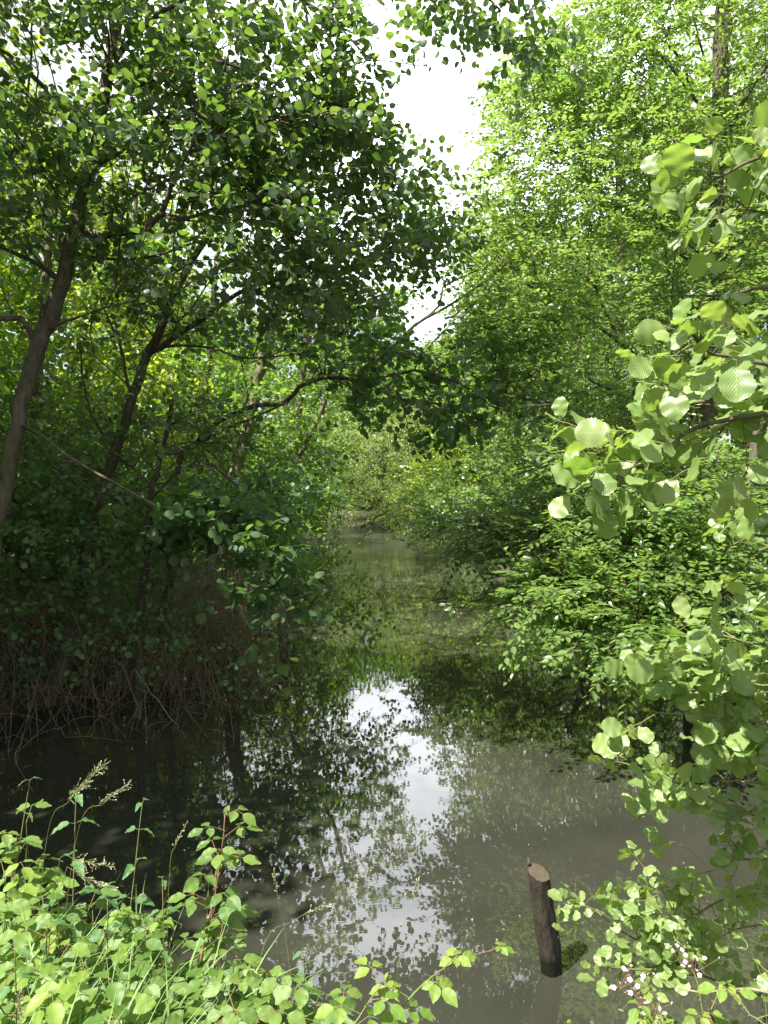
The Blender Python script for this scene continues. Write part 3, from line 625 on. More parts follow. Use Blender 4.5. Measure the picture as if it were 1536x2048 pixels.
# ------------------------------------------------------------------ the wood all round, a mass of crowns nobody could count
def woodland(name, label, spots, leaf, size, nleaf):
    mb = MB(); tk = MB()
    for x, y, h, rr in spots:
        b0 = gpt(x, y); tube(tk, catmull([b0, b0+np.array([rng.randn()*.2, rng.randn()*.2, h*.5]), b0+np.array([rng.randn()*.4, rng.randn()*.4, h*.9])], .8), np.linspace(.13, .04, 1) if False else .09, 6)
        ns = int(nleaf/14); z = rng.rand(ns)**.9
        prof = rr*(1.05-.6*z**1.5)
        a = rng.rand(ns)*6.283; q = prof*np.sqrt(rng.rand(ns)*.7+.3)
        c = np.stack([x+np.cos(a)*q, y+np.sin(a)*q, b0[2]+.4+z*(h-.4)], 1)
        cc = c[rng.randint(0, ns, ns)]*.55+c*.45 if False else c
        k = rng.randint(10, 19, ns); sid = np.repeat(np.arange(ns), k)
        pos = cc[sid]+rng.randn(len(sid), 3)*np.array([.32, .32, .17])
        inst(mb, T_alder_lo, pos, nrm(rng.randn(len(sid), 3)*.6+np.array([0, 0, -.3])+nrm(pos-np.array([x, y, pos[:, 2].mean()]))*.6), nrm(UP+rng.randn(len(sid), 3)*.6), size*(.7+.6*rng.rand(len(sid))), .55*rng.rand(ns)[sid]+.45*rng.rand(len(sid)))
    o = mb.build(name, M[leaf]); o['kind'] = 'stuff'; o['label'] = label; o['category'] = 'woodland'
    t = tk.build('trunks', M['bark_dark'], o); t['kind'] = 'stuff'
LW = [(-5.2, 1.8, 8.5, 1.6), (-6.4, 3.2, 9, 1.7), (-5.4, 4.5, 8.0, 1.5), (-5.6, 6.2, 7.5, 1.9), (-8.0, 5.7, 8.5, 2), (-7, 7.5, 7, 1.7), (-9.5, 10.5, 8, 2), (-6.8, 12, 8, 1.9), (-9, 15, 9, 2.2), (-6.0, 17.5, 8, 2), (-8, 22, 9.5, 2.3), (-5.8, 24, 6.5, 1.9), (-11, 19, 10, 2.4), (-7.5, 30, 7, 2.4), (-14, 12, 10, 2.4), (-12.5, 8.5, 9, 2.2), (-9.5, 27, 11, 2.5), (-7, 5.9, 6, 1.3)]  # first few stand out of view, added to shade the left water
RW = [(6.8, 10, 8, 1.9), (6.2, 14, 8.5, 1.9), (9.5, 12, 10, 2.3), (5.6, 18, 8, 1.8), (9, 18, 11, 2.4), (5.2, 23, 8, 1.8), (8.5, 25, 11, 2.5), (5, 29, 8.5, 2), (8, 32, 11, 2.5), (8.2, 7.2, 7, 1.7), (12, 9, 10, 2.3), (12.5, 15, 11, 2.5)]
FW = [(-6, 38, 10, 2.5), (-3.2, 40, 9, 2.2), (-1, 43, 9.5, 2.4), (1.5, 41, 8.5, 2.2), (4, 38, 9, 2.4), (6.5, 42, 11, 2.6), (3.6, 46, 10.5, 2.6), (-4, 47, 12, 3), (0.8, 50, 10.5, 3), (-10, 40, 12, 3), (10, 38, 12, 3)]
woodland('woodland', 'dense wood of mixed trees filling the background of the left bank, with unseen trees shading the water', LW, 'wood_leaf', .11, 9000)
woodland('woodland', 'dense wood of mixed trees filling the background of the right bank', RW, 'hornbeam', .11, 8000)
woodland('woodland', 'wood closing the view beyond the far end of the pond', FW, 'wood_leaf', .17, 6000)
# ------------------------------------------------------------------ thicket on the left bank
def bush(name, label, base, lob, leaf, T, style, size, n=(6, 10), length=.24, r0=.02, stems=4, cat='bush', group=None, twig='twig', sub=7, spread=.14, flat=.6, tilt=.5, gap=(), leafn='foliage', droop=.25):
    root = thing(name, label, cat, base, group); s = Skel(20000)
    tg = lobes(lob, sub, flat, spread, gap, .3)
    c = tg.mean(0)
    s.add(np.array(base, float), -1, r0)
    s.rf[0] = r0
    for q in range(stems):
        e = tg[rng.randint(len(tg))]*.6+c*.4; b2 = np.array(base)+rng.randn(3)*np.array([.06, .06, 0])
        mid = (b2+e)/2+rng.randn(3)*.08+np.array([0, 0, .1])
        cc = catmull([b2, mid, e], .12); par = 0
        for i in range(1, len(cc)): par = s.add(cc[i], par)
        s.tips.append(par)
    s.grow(tg, step=.12)
    tw = MB(); lf = MB(); tips = np.array(s.tips)
    sprays(lf, tw, s.P[tips], s.D[tips], style, n, length, size, T, tilt, droop)
    s.wood(root, M[twig], M[twig], .002, twigs=tw, twigname='stems'); lf.build(leafn, M[leaf], root); STAT.append((name, lf.n, s.n))
    return root
bush('sallow_bush', 'bush with broad blue-green leaves spilling down over the brown canes on the left bank', onbank(430, 6.9), [(420, 1030, 6.3, 110, 35, .5, 56), (495, 1070, 6.1, 60, 50, .4, 36), (535, 1170, 5.9, 40, 60, .3, 24), (560, 1220, 5.9, 30, 30, .2, 6), (350, 1060, 6.4, 80, 40, .4, 26)],
     'alder_blue', [T_alder_mid], 'round', .085, n=(5, 8), r0=.025, twig='bark_dark', length=.2)
bush('sallow_bush', 'low sprig with small bright leaves reaching over the water below the blue-green bush', onbank(560, 9.5), [(660, 1115, 8.6, 50, 18, .4, 22), (690, 1210, 8, 60, 14, .3, 20), (740, 1250, 7.6, 40, 12, .2, 12), (620, 1140, 8.8, 60, 40, .5, 24)],
     'wood_leaf', [T_alder_lo], 'round', .05, n=(5, 8), stems=3)
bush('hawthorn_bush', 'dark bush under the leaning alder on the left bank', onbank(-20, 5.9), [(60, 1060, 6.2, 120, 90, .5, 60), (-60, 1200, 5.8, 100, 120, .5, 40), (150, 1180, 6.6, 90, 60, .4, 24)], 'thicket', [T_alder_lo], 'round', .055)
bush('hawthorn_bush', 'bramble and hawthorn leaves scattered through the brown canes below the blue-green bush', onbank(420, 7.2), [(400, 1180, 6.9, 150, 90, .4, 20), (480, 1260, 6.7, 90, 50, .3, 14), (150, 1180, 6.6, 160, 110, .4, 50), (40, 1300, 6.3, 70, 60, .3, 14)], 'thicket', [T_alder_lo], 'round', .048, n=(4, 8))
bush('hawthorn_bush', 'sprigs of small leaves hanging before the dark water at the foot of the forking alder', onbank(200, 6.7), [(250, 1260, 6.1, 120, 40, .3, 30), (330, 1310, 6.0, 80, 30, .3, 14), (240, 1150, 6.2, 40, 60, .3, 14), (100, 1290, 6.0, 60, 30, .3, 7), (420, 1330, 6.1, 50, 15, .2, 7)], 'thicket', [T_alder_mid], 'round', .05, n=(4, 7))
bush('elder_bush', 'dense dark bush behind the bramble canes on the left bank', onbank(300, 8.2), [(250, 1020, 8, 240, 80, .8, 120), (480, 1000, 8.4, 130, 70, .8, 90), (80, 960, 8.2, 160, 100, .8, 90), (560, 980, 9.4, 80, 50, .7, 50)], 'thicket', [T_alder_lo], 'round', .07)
bush('elder_bush', 'lighter bush on the left bank further along, beside the slim mossy sapling', onbank(590, 14), [(590, 960, 13, 90, 80, 1.0, 110), (600, 1020, 14, 50, 50, .9, 60), (560, 1080, 11, 60, 60, .7, 60)], 'wood_leaf', [T_alder_lo], 'round', .07, spread=.25)
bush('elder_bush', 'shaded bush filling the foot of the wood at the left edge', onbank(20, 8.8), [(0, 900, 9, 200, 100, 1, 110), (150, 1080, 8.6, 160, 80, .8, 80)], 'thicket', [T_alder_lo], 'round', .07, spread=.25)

def cane_mass(name, label, cat, spans, mat, nb, r=(.0022, .0045), group=None, leafy=None):
    root = thing(name, label, cat, gpt(*spans['root']), group); mb = MB()
    x0, x1, y0, y1 = spans['box']
    for q in range(nb):
        bx = rng.uniform(x0, x1); by = rng.uniform(y0, y1); z0 = float(gz(np.array([bx]), np.array([by]))[0])
        h = spans['h']*(.45+.6*rng.rand()); tx, ty = spans['lean']; L_ = spans['len']*(.5+.7*rng.rand())
        a = rng.randn()*spans.get('rnd', .7); dx = tx*math.cos(a)-ty*math.sin(a); dy = tx*math.sin(a)+ty*math.cos(a)
        p = [np.array([bx, by, z0-.05])]
        for u in (.2, .45, .7, 1.0):
            z = z0+h*math.sin(math.pi*min(u*.95, 1))*1.0-(u**3)*(z0+h*.10)*spans.get('fall', .8)
            p.append(np.array([bx+dx*L_*u+rng.randn()*.06, by+dy*L_*u+rng.randn()*.06, max(.02, z+rng.randn()*.04)]))
        c = catmull(p, .09); rr = rng.uniform(*r); tube(mb, c, rr*np.linspace(1.1, .45, len(c)), 4, cap=False)
        if rng.rand() < .5:
            i = rng.randint(len(c)//2, len(c)-1); d = nrm(rng.randn(3)+np.array([.3, -.3, -.3]))
            c2 = catmull([c[i], c[i]+d*.12, c[i]+d*.28-np.array([0, 0, .06])], .06); tube(mb, c2, rr*.5, 3, cap=False)
    o = mb.build('canes', mat, root); o['kind'] = 'stuff'; return root
cane_mass('bramble_thicket', 'tangle of arching brown dead bramble canes hanging to the water on the left bank', 'bramble thicket', dict(root=(-1.9, 7.6), box=(-2.9, -1.5, 6.9, 8.8), h=1.15, lean=(.6, -.6), len=1.5, fall=1.0, rnd=1.6), M['dead'], 260)
cane_mass('bramble_thicket', 'tangle of dead canes around the foot of the forking alder', 'bramble thicket', dict(root=(-3.3, 6.6), box=(-4.6, -2.8, 6.0, 8.2), h=.9, lean=(.6, -.7), len=1.5, fall=1.0, rnd=1.8), M['dead'], 150)
cane_mass('bramble_thicket', 'pale dead stems sticking up at the water edge beyond the blue-green bush', 'bramble thicket', dict(root=(-1.9, 9.6), box=(-2.2, -1.7, 8.8, 10.6), h=1.3, lean=(.5, -.2), len=1.1, fall=.4, rnd=1.5), M['dead'], 34)

def stick(label, pts, r, mat='pale_dead', fork=True, name='dead_stick', cat='stick'):
    mb = MB(); c = catmull(Q(*pts), .06); c[1:-1] += rng.randn(len(c)-2, 3)*.006; tube(mb, c, r*np.linspace(1, .4, len(c)), 6)
    if fork:
        i = len(c)*2//3; d = nrm(rng.randn(3)+np.array([0, 0, .4])); tube(mb, [c[i], c[i]+d*.08, c[i]+d*.2+np.array([.03, 0, 0])], r*.5*np.array([1, .8, .4]), 5)
    o = mb.build(name, M[mat]); o['label'] = label; o['category'] = cat; return o
stick('bare twig sloping down into the dark water under the left thicket, the longer of two', [(270, 1340, 6.0), (305, 1390, 5.9), (345, 1440, 5.8), (370, 1475, 5.6)], .005)
stick('short bare twig hanging beside the longer one under the left thicket', [(245, 1330, 6.1), (262, 1375, 6.0), (282, 1440, 5.9)], .004, fork=False)
stick('forked twig poking out of the water below the low hornbeam branches', [(878, 1192, 13.6), (884, 1172, 13.6), (886, 1152, 13.6)], .018, 'twig')
stick('small bent twig breaking the surface right of the forked twig', [(868, 1192, 13.4), (882, 1180, 13.4), (894, 1186, 13.5), (888, 1194, 13.5)], .014, 'twig', fork=False)
stick('thin upright twig standing in the water left of the hornbeam shade', [(975, 1194, 13.0), (977, 1182, 13.0), (980, 1168, 13.0)], .012, 'twig', fork=False)

# ------------------------------------------------------------------ the cut post
def post():
    root = thing('wooden_post', 'dark weathered wooden post with a slanting sawn top standing in the muddy water', 'post', P(1103, 1945, 3.19))
    A = P(1112, 2010, 3.22); A[2] = -.5; Bm = P(1102, 1930, 3.20); C_ = P(1088, 1830, 3.17); D_ = P(1077, 1745, 3.15)
    c = catmull([A, Bm, C_, D_], .03); n = len(c); k = 28; t = nrm(c[-1]-c[0]); ax = nrm(np.cross(t, np.array([0, 1., 0]))); ay = np.cross(t, ax)
    an = np.arange(k)*2*math.pi/k; V = []
    prof = .0465*(1+.05*np.sin(an*2+.5)+.03*np.sin(an*5))
    for i in range(n):
        f = 1+.05*math.sin(i*.35)+(.12 if i < n*.35 else 0)*0
        rr = prof*f+rng.randn(k)*.0009+.0016*np.sin(an*11+i*.05)
        ring = c[i]+rr[:, None]*(np.cos(an)[:, None]*ax+np.sin(an)[:, None]*ay)
        if i >= n-1:   # slanted saw cut: high on the far left, low at the near right
            ring = ring+np.outer(np.cos(an)*ax[0]*(-.25)*.0465*np.sign(ax[0])*1.0, t)*0
        V.append(ring)
    V = np.array(V)
    top = V[-1]; x = top[:, 0]-top[:, 0].mean(); y = top[:, 1]-top[:, 1].mean()
    V[-1] = top+np.outer(-.45*x+.35*y, t)
    for i_, w_ in ((n-2, .62), (n-3, .30), (n-4, .10)): V[i_] += np.outer(w_*(-.45*x+.35*y), t)-t*.004
    i = np.arange(n-1)[:, None]*k; j = np.arange(k)[None, :]; j2 = (j+1) % k
    f = np.stack([i+j, i+j2, i+k+j2, i+k+j], -1).reshape(-1, 4)
    mesh_from('shaft', V.reshape(-1, 3), [f], M['post'], root)
    # sawn end grain
    m, nt = newmat('sawn wood'); L = nt.links.new
    tc = N(nt, 'ShaderNodeTexCoord'); mp = N(nt, 'ShaderNodeMapping'); ctr = V[-1].mean(0)
    mp.inputs['Location'].default_value = tuple(-ctr); L(tc.outputs['Object'], mp.inputs[0])
    gm = N(nt, 'ShaderNodeVectorMath', operation='LENGTH'); L(mp.outputs[0], gm.inputs[0])
    nz = N(nt, 'ShaderNodeTexNoise', i={'Scale': 40.0, 'Detail': 6.0}); L(tc.outputs['Object'], nz.inputs[0])
    s = N(nt, 'ShaderNodeMath', operation='MULTIPLY_ADD', i={1: .012}); L(nz.outputs[0], s.inputs[0]); L(gm.outputs['Value'], s.inputs[2])
    w1 = N(nt, 'ShaderNodeMath', operation='MULTIPLY', i={1: 900.0}); L(s.outputs[0], w1.inputs[0]); w2 = N(nt, 'ShaderNodeMath', operation='SINE'); L(w1.outputs[0], w2.inputs[0])
    r = N(nt, 'ShaderNodeValToRGB'); r.color_ramp.elements[0].color = (.022, .017, .010, 1); r.color_ramp.elements[1].color = (.105, .082, .048, 1)
    mr = N(nt, 'ShaderNodeMapRange', i={1: -1, 2: 1, 3: .2, 4: .8}); L(w2.outputs[0], mr.inputs[0])
    av = N(nt, 'ShaderNodeMath', operation='MULTIPLY'); L(mr.outputs[0], av.inputs[0]); L(nz.outputs[0], av.inputs[1])
    a2 = N(nt, 'ShaderNodeMath', operation='MULTIPLY', i={1: 1.9}); L(av.outputs[0], a2.inputs[0]); L(a2.outputs[0], r.inputs[0])
    pb = N(nt, 'ShaderNodeBsdfPrincipled', i={'Roughness': .9}); L(r.outputs[0], pb.inputs['Base Color']); out = N(nt, 'ShaderNodeOutputMaterial'); L(pb.outputs[0], out.inputs[0])
    tv = np.concatenate([V[-1]+t*.0008, [V[-1].mean(0)+t*.003]]); tf = np.array([[q, (q+1) % k, k] for q in range(k)])
    mesh_from('sawn_top', tv, [tf], m, root, smooth=False)
    sp = V[-1][np.argmin(V[-1][:, 0]-V[-1][:, 1]*.4)]; mb = MB()
    tube(mb, [sp, sp+np.array([.004, 0, .018]), sp+np.array([-.002, 0, .040])], np.array([.008, .005, .001]), 5)
    mb.build('splinter', M['twig'], root)
post()

# ------------------------------------------------------------------ near alder on the right
def near_alder():
    b = gpt(1.75, 1.9)
    limbs = [([b, np.array([1.72, 1.95, 1.2]), np.array([1.66, 1.95, 2.0]), np.array([1.62, 1.9, 2.8]), np.array([1.55, 1.85, 3.6])], .05, .02, 'trunk')]
    segs_ = [([(1800, 330, 1.6), (1640, 300, 1.55), (1536, 300, 1.5), (1450, 330, 1.5), (1390, 360, 1.5)], 15, .088, .10),
             ([(1800, 480, 1.7), (1640, 450, 1.65), (1540, 430, 1.6), (1460, 420, 1.6)], 11, .08, .10),
             ([(1800, 660, 1.8), (1640, 600, 1.75), (1500, 575, 1.7), (1420, 590, 1.65), (1350, 590, 1.65)], 5, .08, .09),
             ([(1800, 820, 1.7), (1660, 790, 1.55), (1536, 740, 1.5), (1420, 715, 1.45), (1345, 690, 1.4)], 20, .085, .09),
             ([(1800, 900, 1.6), (1660, 850, 1.5), (1536, 825, 1.4), (1370, 850, 1.4), (1300, 890, 1.4), (1235, 925, 1.4)], 32, .085, .10),
             ([(1800, 760, 1.7), (1660, 800, 1.6), (1536, 790, 1.55), (1420, 800, 1.55), (1320, 810, 1.5), (1250, 820, 1.5)], 20, .085, .09),
             ([(1800, 1000, 1.9), (1640, 1000, 1.8), (1540, 1000, 1.8), (1490, 1010, 1.8)], 5, .072, .12),
             ([(1800, 1100, 1.9), (1640, 1080, 1.9), (1500, 1070, 1.9), (1470, 1070, 1.9), (1430, 1090, 1.9)], 6, .07, .12)]
    root = thing('alder_tree', 'near alder whose large ribbed leaves reach in from the right edge, upper shoots', 'tree', b)
    s = Skel()
    s.limb(np.array(limbs[0][0]), .05, .02, 'trunk')
    tw = MB(); lf = MB()
    for pts, ns, sz, sprd in segs_:
        pts = [(x_+(35 if x_ < 1700 else 0), y_, d_) for x_, y_, d_ in pts]; ns = int(ns*.8); sz *= .67; sprd *= .62
        s.limb(PP(pts), .011, .0022, 'branch', step=.04)
        c = s.limbs[-1][1]; m = len(c); i0 = np.searchsorted(-PROJ(c)[0], -1620) if True else 0
        idx = rng.randint(max(1, int(m*.3)), m, ns); idx[:2] = m-1
        tg = c[idx]+rng.randn(ns, 3)*sprd*np.array([.8, .6, .7])
        n0 = len(s.tips); s.grow(tg, step=.03, wp=.05, jit=.05)
        tp = np.array(s.tips[n0:]); sprays(lf, tw, s.P[tp], nrm(s.D[tp]+np.array([-.5, -.1, .1])), 'round', (3, 6), .085, sz, [T_alder_hi, T_alder_hi2], .65, .2)
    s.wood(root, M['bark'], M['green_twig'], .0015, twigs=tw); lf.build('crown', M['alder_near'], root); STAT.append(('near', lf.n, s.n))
near_alder()
def near_alder_low():
    b = gpt(1.55, 2.35, -.03)
    root = thing('alder_shrub', 'alder shrub leaning over the muddy water from the lower right edge', 'shrub', b)
    s = Skel(); s.limb([b, b+np.array([.02, 0, .4]), b+np.array([.0, -.02, .9]), b+np.array([.05, -.05, 1.5])], .03, .012, 'stem')
    segs_ = [([(1750, 1330, 2.1), (1600, 1290, 2.0), (1480, 1290, 1.9), (1400, 1270, 1.9)], 24, .068, .11),
             ([(1750, 1400, 2.1), (1600, 1380, 2.0), (1480, 1370, 1.9), (1360, 1360, 1.9), (1320, 1360, 1.9)], 24, .066, .10),
             ([(1750, 1500, 2.1), (1600, 1470, 2.0), (1500, 1450, 1.95), (1380, 1430, 1.9), (1270, 1425, 1.9)], 24, .068, .09),
             ([(1750, 1700, 2.2), (1620, 1680, 2.15), (1530, 1650, 2.1), (1430, 1620, 2.1), (1320, 1570, 2.1), (1200, 1525, 2.1)], 22, .062, .06),
             ([(1750, 1600, 2.2), (1620, 1590, 2.2), (1500, 1570, 2.2), (1400, 1560, 2.2)], 26, .058, .12),
             ([(1750, 1760, 2.2), (1620, 1740, 2.2), (1520, 1720, 2.2), (1430, 1720, 2.2)], 24, .055, .12),
             ([(1750, 1850, 2.3), (1620, 1830, 2.3), (1500, 1790, 2.3), (1400, 1800, 2.3), (1320, 1840, 2.3), (1280, 1780, 2.3)], 22, .052, .09),
             ([(1750, 1900, 2.3), (1620, 1900, 2.3), (1500, 1850, 2.3), (1420, 1860, 2.3)], 16, .052, .12)]
    tw = MB(); lf = MB()
    for pts, ns, sz, sprd in segs_:
        pts = [(x_+(45 if x_ < 1700 else 0), y_, d_) for x_, y_, d_ in pts]; ns = int(ns*.8); sprd *= .8; sz *= .9
        s.limb(PP(pts), .008, .0018, 'branch', step=.04)
        c = s.limbs[-1][1]; m = len(c); idx = rng.randint(max(1, int(m*.25)), m, ns); idx[:2] = m-1
        tg = c[idx]+rng.randn(ns, 3)*sprd*np.array([.8, .6, .7]); n0 = len(s.tips); s.grow(tg, step=.03, wp=.05, jit=.05)
        tp = np.array(s.tips[n0:]); sprays(lf, tw, s.P[tp], nrm(s.D[tp]+np.array([-.4, -.1, .1])), 'round', (4, 7), .09, sz, [T_alder_hi, T_alder_hi2], .6, .2)
    s.wood(root, M['green_twig'], M['green_twig'], .0013, twigs=tw); lf.build('foliage', M['alder_near'], root)
near_alder_low()
def near_low_branch():
    b = gpt(1.35, 2.3, -.03)
    root = thing('alder_shrub', 'low alder branch spreading left over the water beside the cut post', 'shrub', b)
    s = Skel(); s.limb([b, b+np.array([-.05, .02, .12])], .02, .015, 'stem')
    tw = MB(); lf = MB()
    for pts, ns, sz, sprd in [([(1600, 2030, 2.3), (1536, 1995, 2.3), (1400, 1950, 2.35), (1300, 1895, 2.4), (1240, 1860, 2.45), (1190, 1820, 2.5)], 17, .046, .032),
             ([(1400, 1950, 2.35), (1320, 1940, 2.3), (1250, 1938, 2.25), (1200, 1930, 2.2)], 9, .048, .025),
             ([(1280, 1895, 2.4), (1285, 1850, 2.4), (1300, 1800, 2.4)], 9, .05, .04),
             ([(1400, 1950, 2.35), (1370, 1880, 2.4), (1350, 1860, 2.4)], 9, .048, .05)]:
        s.limb(PP(pts), .007, .0018, 'branch', step=.04)
        c = s.limbs[-1][1]; m = len(c); idx = rng.randint(max(1, int(m*.2)), m, ns); idx[:2] = m-1
        tg = c[idx]+rng.randn(ns, 3)*sprd; n0 = len(s.tips); s.grow(tg, step=.03, wp=.05, jit=.05)
        tp = np.array(s.tips[n0:]); sprays(lf, tw, s.P[tp], nrm(s.D[tp]+np.array([-.5, -.1, .15])), 'round', (3, 6), .075, sz, [T_alder_hi, T_alder_hi2], .55, .1)
    s.wood(root, M['green_twig'], M['green_twig'], .0012, twigs=tw); lf.build('foliage', M['alder_near'], root)
near_low_branch()

# ------------------------------------------------------------------ foreground plants
def compound(lf, tw, pos, d, size, nl=3, rn=None, T=None, hang=.15, pet=.05):
    """a bramble leaf: petiole and 3 or 5 leaflets"""
    T = T or [T_br_hi, T_br_hi2]; rn = rng.rand() if rn is None else rn
    d = nrm(d); e = pos+d*pet+UP*.3*pet; segs(tw, [pos], [e], [.0014], [.001], 4)
    ax0 = nrm(np.array([d[0], d[1], -.12+rng.randn()*.12])); lat = nrm(np.cross(ax0, UP)); no = nrm(UP+rng.randn(3)*.22+np.array([0, -.28, 0]))
    angs = {3: (0, 1.35, -1.35), 5: (0, .95, -.95, 2.0, -2.0)}[nl]
    P_ = []; A_ = []; S_ = []
    for i, a in enumerate(angs):
        ax = nrm(math.cos(a)*ax0+math.sin(a)*lat-UP*hang*(.6+rng.rand()))
        off = .40*size if i == 0 else .13*size
        P_.append(e+ax*off); A_.append(ax); S_.append(size*(.95 if i == 0 else .80 if i < 3 else .60)*(.92+.16*rng.rand()))
    P_ = np.array(P_); segs(tw, [e]*len(P_), P_, [.0009]*len(P_), [.0007]*len(P_), 3)
    A_ = np.array(A_); S_ = np.array(S_); NO = nrm(no+rng.randn(len(P_), 3)*.12)
    t_ = rng.randint(0, len(T)); inst(lf, T[t_], P_, A_, NO, S_, np.clip(rn+rng.randn(len(P_))*.05, 0, 1))
def bramble_cane(label, pts, nleaf, size, r=.004, nl=3, leaf='bramble', start=.15, thorns=True, group='bramble shoots on the near bank', tipleaf=True, flower=0, facing=None):
    c = catmull(pts, .02); root = thing('bramble_shoot', label, 'bramble', c[0], group)
    st = MB(); tube(st, c, r*np.linspace(1, .35, len(c)), 7); lf = MB(); tw = st
    m = len(c); t = nrm(np.gradient(c, axis=0))
    if thorns:
        A = []; B = []
        for i in range(2, m-2):
            for _ in range(2):
                d = nrm(np.cross(t[i], rng.randn(3))); A.append(c[i]); B.append(c[i]+d*(r*1.0+.0045)-UP*.001)
        segs(st, A, B, np.full(len(A), .0013), np.full(len(A), .0002), 3)
    for q in range(nleaf):
        i = int(m*(start+(1-start)*(q+.5)/nleaf)); i = min(i, m-1)
        a = q*2.4+rng.rand(); d = np.array([math.cos(a), math.sin(a)*.6-.25, .25])
        f = 1-.35*(q/max(1, nleaf))**2
        compound(lf, tw, c[i], d, size*f*(.85+.3*rng.rand()), nl if rng.rand() < .8 else 3, pet=.05*f*size/.06)
    if tipleaf:
        for q in range(5): 
            d = nrm(t[-1]+rng.randn(3)*.35); inst(lf, T_br_mid, np.array([c[-1]]), np.array([d]), np.array([nrm(rng.randn(3)+UP)]), [size*.42*(.5+.6*rng.rand())], np.array([.95]))
    st.build('cane', M['red_cane'], root); lf.build('leaves', M[leaf], root)
    return root
# tall upright shoot in the middle of the left clump
bramble_cane('tall upright bramble shoot rising highest above the left clump', Q((420, 1905, 2.05), (425, 1820, 2.05), (435, 1740, 2.03), (445, 1690, 2.0), (450, 1630, 2.0)), 11, .066, .0045, 3, start=.22)
bramble_cane('shorter bramble shoot leaning against the tallest one', Q((400, 1930, 1.95), (415, 1850, 1.95), (430, 1790, 1.95), (437, 1740, 1.95)), 4, .055, .0035, 3, start=.35)
bramble_cane('thick pale bramble shoot sloping up to the left out of the clump', Q((350, 1930, 1.9), (310, 1870, 1.92), (270, 1838, 1.95), (250, 1820, 1.96)), 3, .045, .005, 3, leaf='bramble_young', start=.5)
bramble_cane('red bramble runner with bright leaves crossing the bottom over the water', Q((760, 2080, 1.75), (800, 2020, 1.8), (850, 1965, 1.85), (900, 1930, 1.9), (950, 1910, 1.95), (990, 1900, 1.98)), 6, .052, .0028, 5, leaf='bramble_young', start=.08)
bramble_cane('bramble runner with yellow-green leaves at the bottom edge left of the red one', Q((640, 2120, 1.6), (700, 2060, 1.62), (740, 2000, 1.68), (770, 1960, 1.72)), 4, .055, .0028, 3, leaf='bramble_young', start=.3)
bramble_cane('short bramble runner low between the left clump and the open water', Q((520, 2080, 1.7), (580, 2040, 1.72), (640, 2010, 1.75), (700, 2040, 1.75)), 4, .06, .003, 3, start=.2)
# dense clump of brambles on the near bank: each plant a thing
clump = [(60, 1790, 2.05), (150, 1830, 2.05), (20, 1880, 1.85), (120, 1900, 1.8), (230, 1860, 2.0), (330, 1850, 2.05), (60, 1960, 1.65), (180, 1960, 1.7), (300, 1930, 1.85), (400, 1900, 2.0), (470, 1930, 1.95),
         (390, 1980, 1.75), (490, 1990, 1.8), (560, 2020, 1.75), (280, 2010, 1.65), (460, 2060, 1.6), (100, 2040, 1.5), (220, 2070, 1.5), (340, 2080, 1.5), (-20, 1760, 2.1), (10, 1690, 2.2), (540, 2080, 1.6), (-30, 2000, 1.6)]
desc = ['behind the nettles', 'under the seeding grasses', 'at the left edge', 'beside the grass tuft', 'beside the dark water', 'below the sloping pale shoot', 'among the grass near the left edge', 'with grass blades through it', 'in the middle of the clump', 'at the foot of the tall shoot',
        'on the water side of the tall shoot', 'in front of the tall shoot', 'overhanging the bank edge', 'lowest on the water side', 'deep in the grass', 'at the bottom of the picture, right part of the clump', 'in the bottom left corner', 'at the bottom edge among long blades', 'at the bottom edge mid clump', 'highest at the left edge', 'behind the clump at the left edge', 'at the bottom edge nearest the water', 'cut by the left edge near the bottom']
for q, ((px, py, D), ds) in enumerate(zip(clump, desc)):
    top = P(px, py, D); base = np.array([top[0]+rng.randn()*.05, top[1]+.02, 0]); base = gpt(base[0], min(base[1], 2.3))
    young = q in (0, 6, 16, 19)
    root = thing('bramble_plant', 'leafy bramble plant '+ds, 'bramble', base, 'bramble plants crowding the near bank')
    lf = MB(); st = MB(); tw = st
    for k_ in range(3 if q < 20 else 3):
        e = top+rng.randn(3)*np.array([.07, .05, .04]); c = catmull([base+rng.randn(3)*.02, (base+e)/2+rng.randn(3)*.04+UP*.03, e], .03); tube(st, c, .0026*np.linspace(1, .5, len(c)), 5, cap=False)
        for z in range(10):
            i = int(len(c)*(.25+.75*(z+1)/10))-1; a = rng.rand()*6.28; compound(lf, tw, c[i], np.array([math.cos(a), math.sin(a)-.2, .35]), .062*(.75+.5*rng.rand()), 3 if rng.rand() < .7 else 5, T=[T_br_hi, T_br_hi2], pet=.05)
    st.build('canes', M['green_twig' if q % 3 else 'red_cane'], root); lf.build('leaves', M['bramble_young' if young else 'bramble'], root)

def nettle(label, base, top, n=7+5, size=.062, bend=0.0):
    root = thing('nettle', label, 'nettle', base, 'nettles on the near bank'); mid = (base+top)/2+np.array([bend, 0, 0]); c = catmull([base, mid, top], .02); m = len(c)
    st = MB(); tube(st, c, .0026*np.linspace(1, .5, m), 6); lf = MB(); tw = st; a0 = rng.rand()*3
    for q in range(n):
        u = .30+.70*q/(n-1); i = min(m-1, int(u*m)); a = a0+q*math.pi/2
        for sg in (0, math.pi):
            d = nrm(np.array([math.cos(a+sg), math.sin(a+sg)*.8, .35-.0*u])); s_ = size*1.35*(1.0-.55*max(0, (u-.5)/.5)); pe = c[i]+d*s_*.32
            segs(tw, [c[i]], [pe], [.001], [.0008], 3)
            inst(lf, T_net, np.array([pe]), np.array([nrm(d-UP*.55)]), np.array([nrm(UP+rng.randn(3)*.2)]), [s_], np.array([rng.rand()]))
    st.build('stem', M['green_twig'], root); lf.build('leaves', M['nettle'], root)
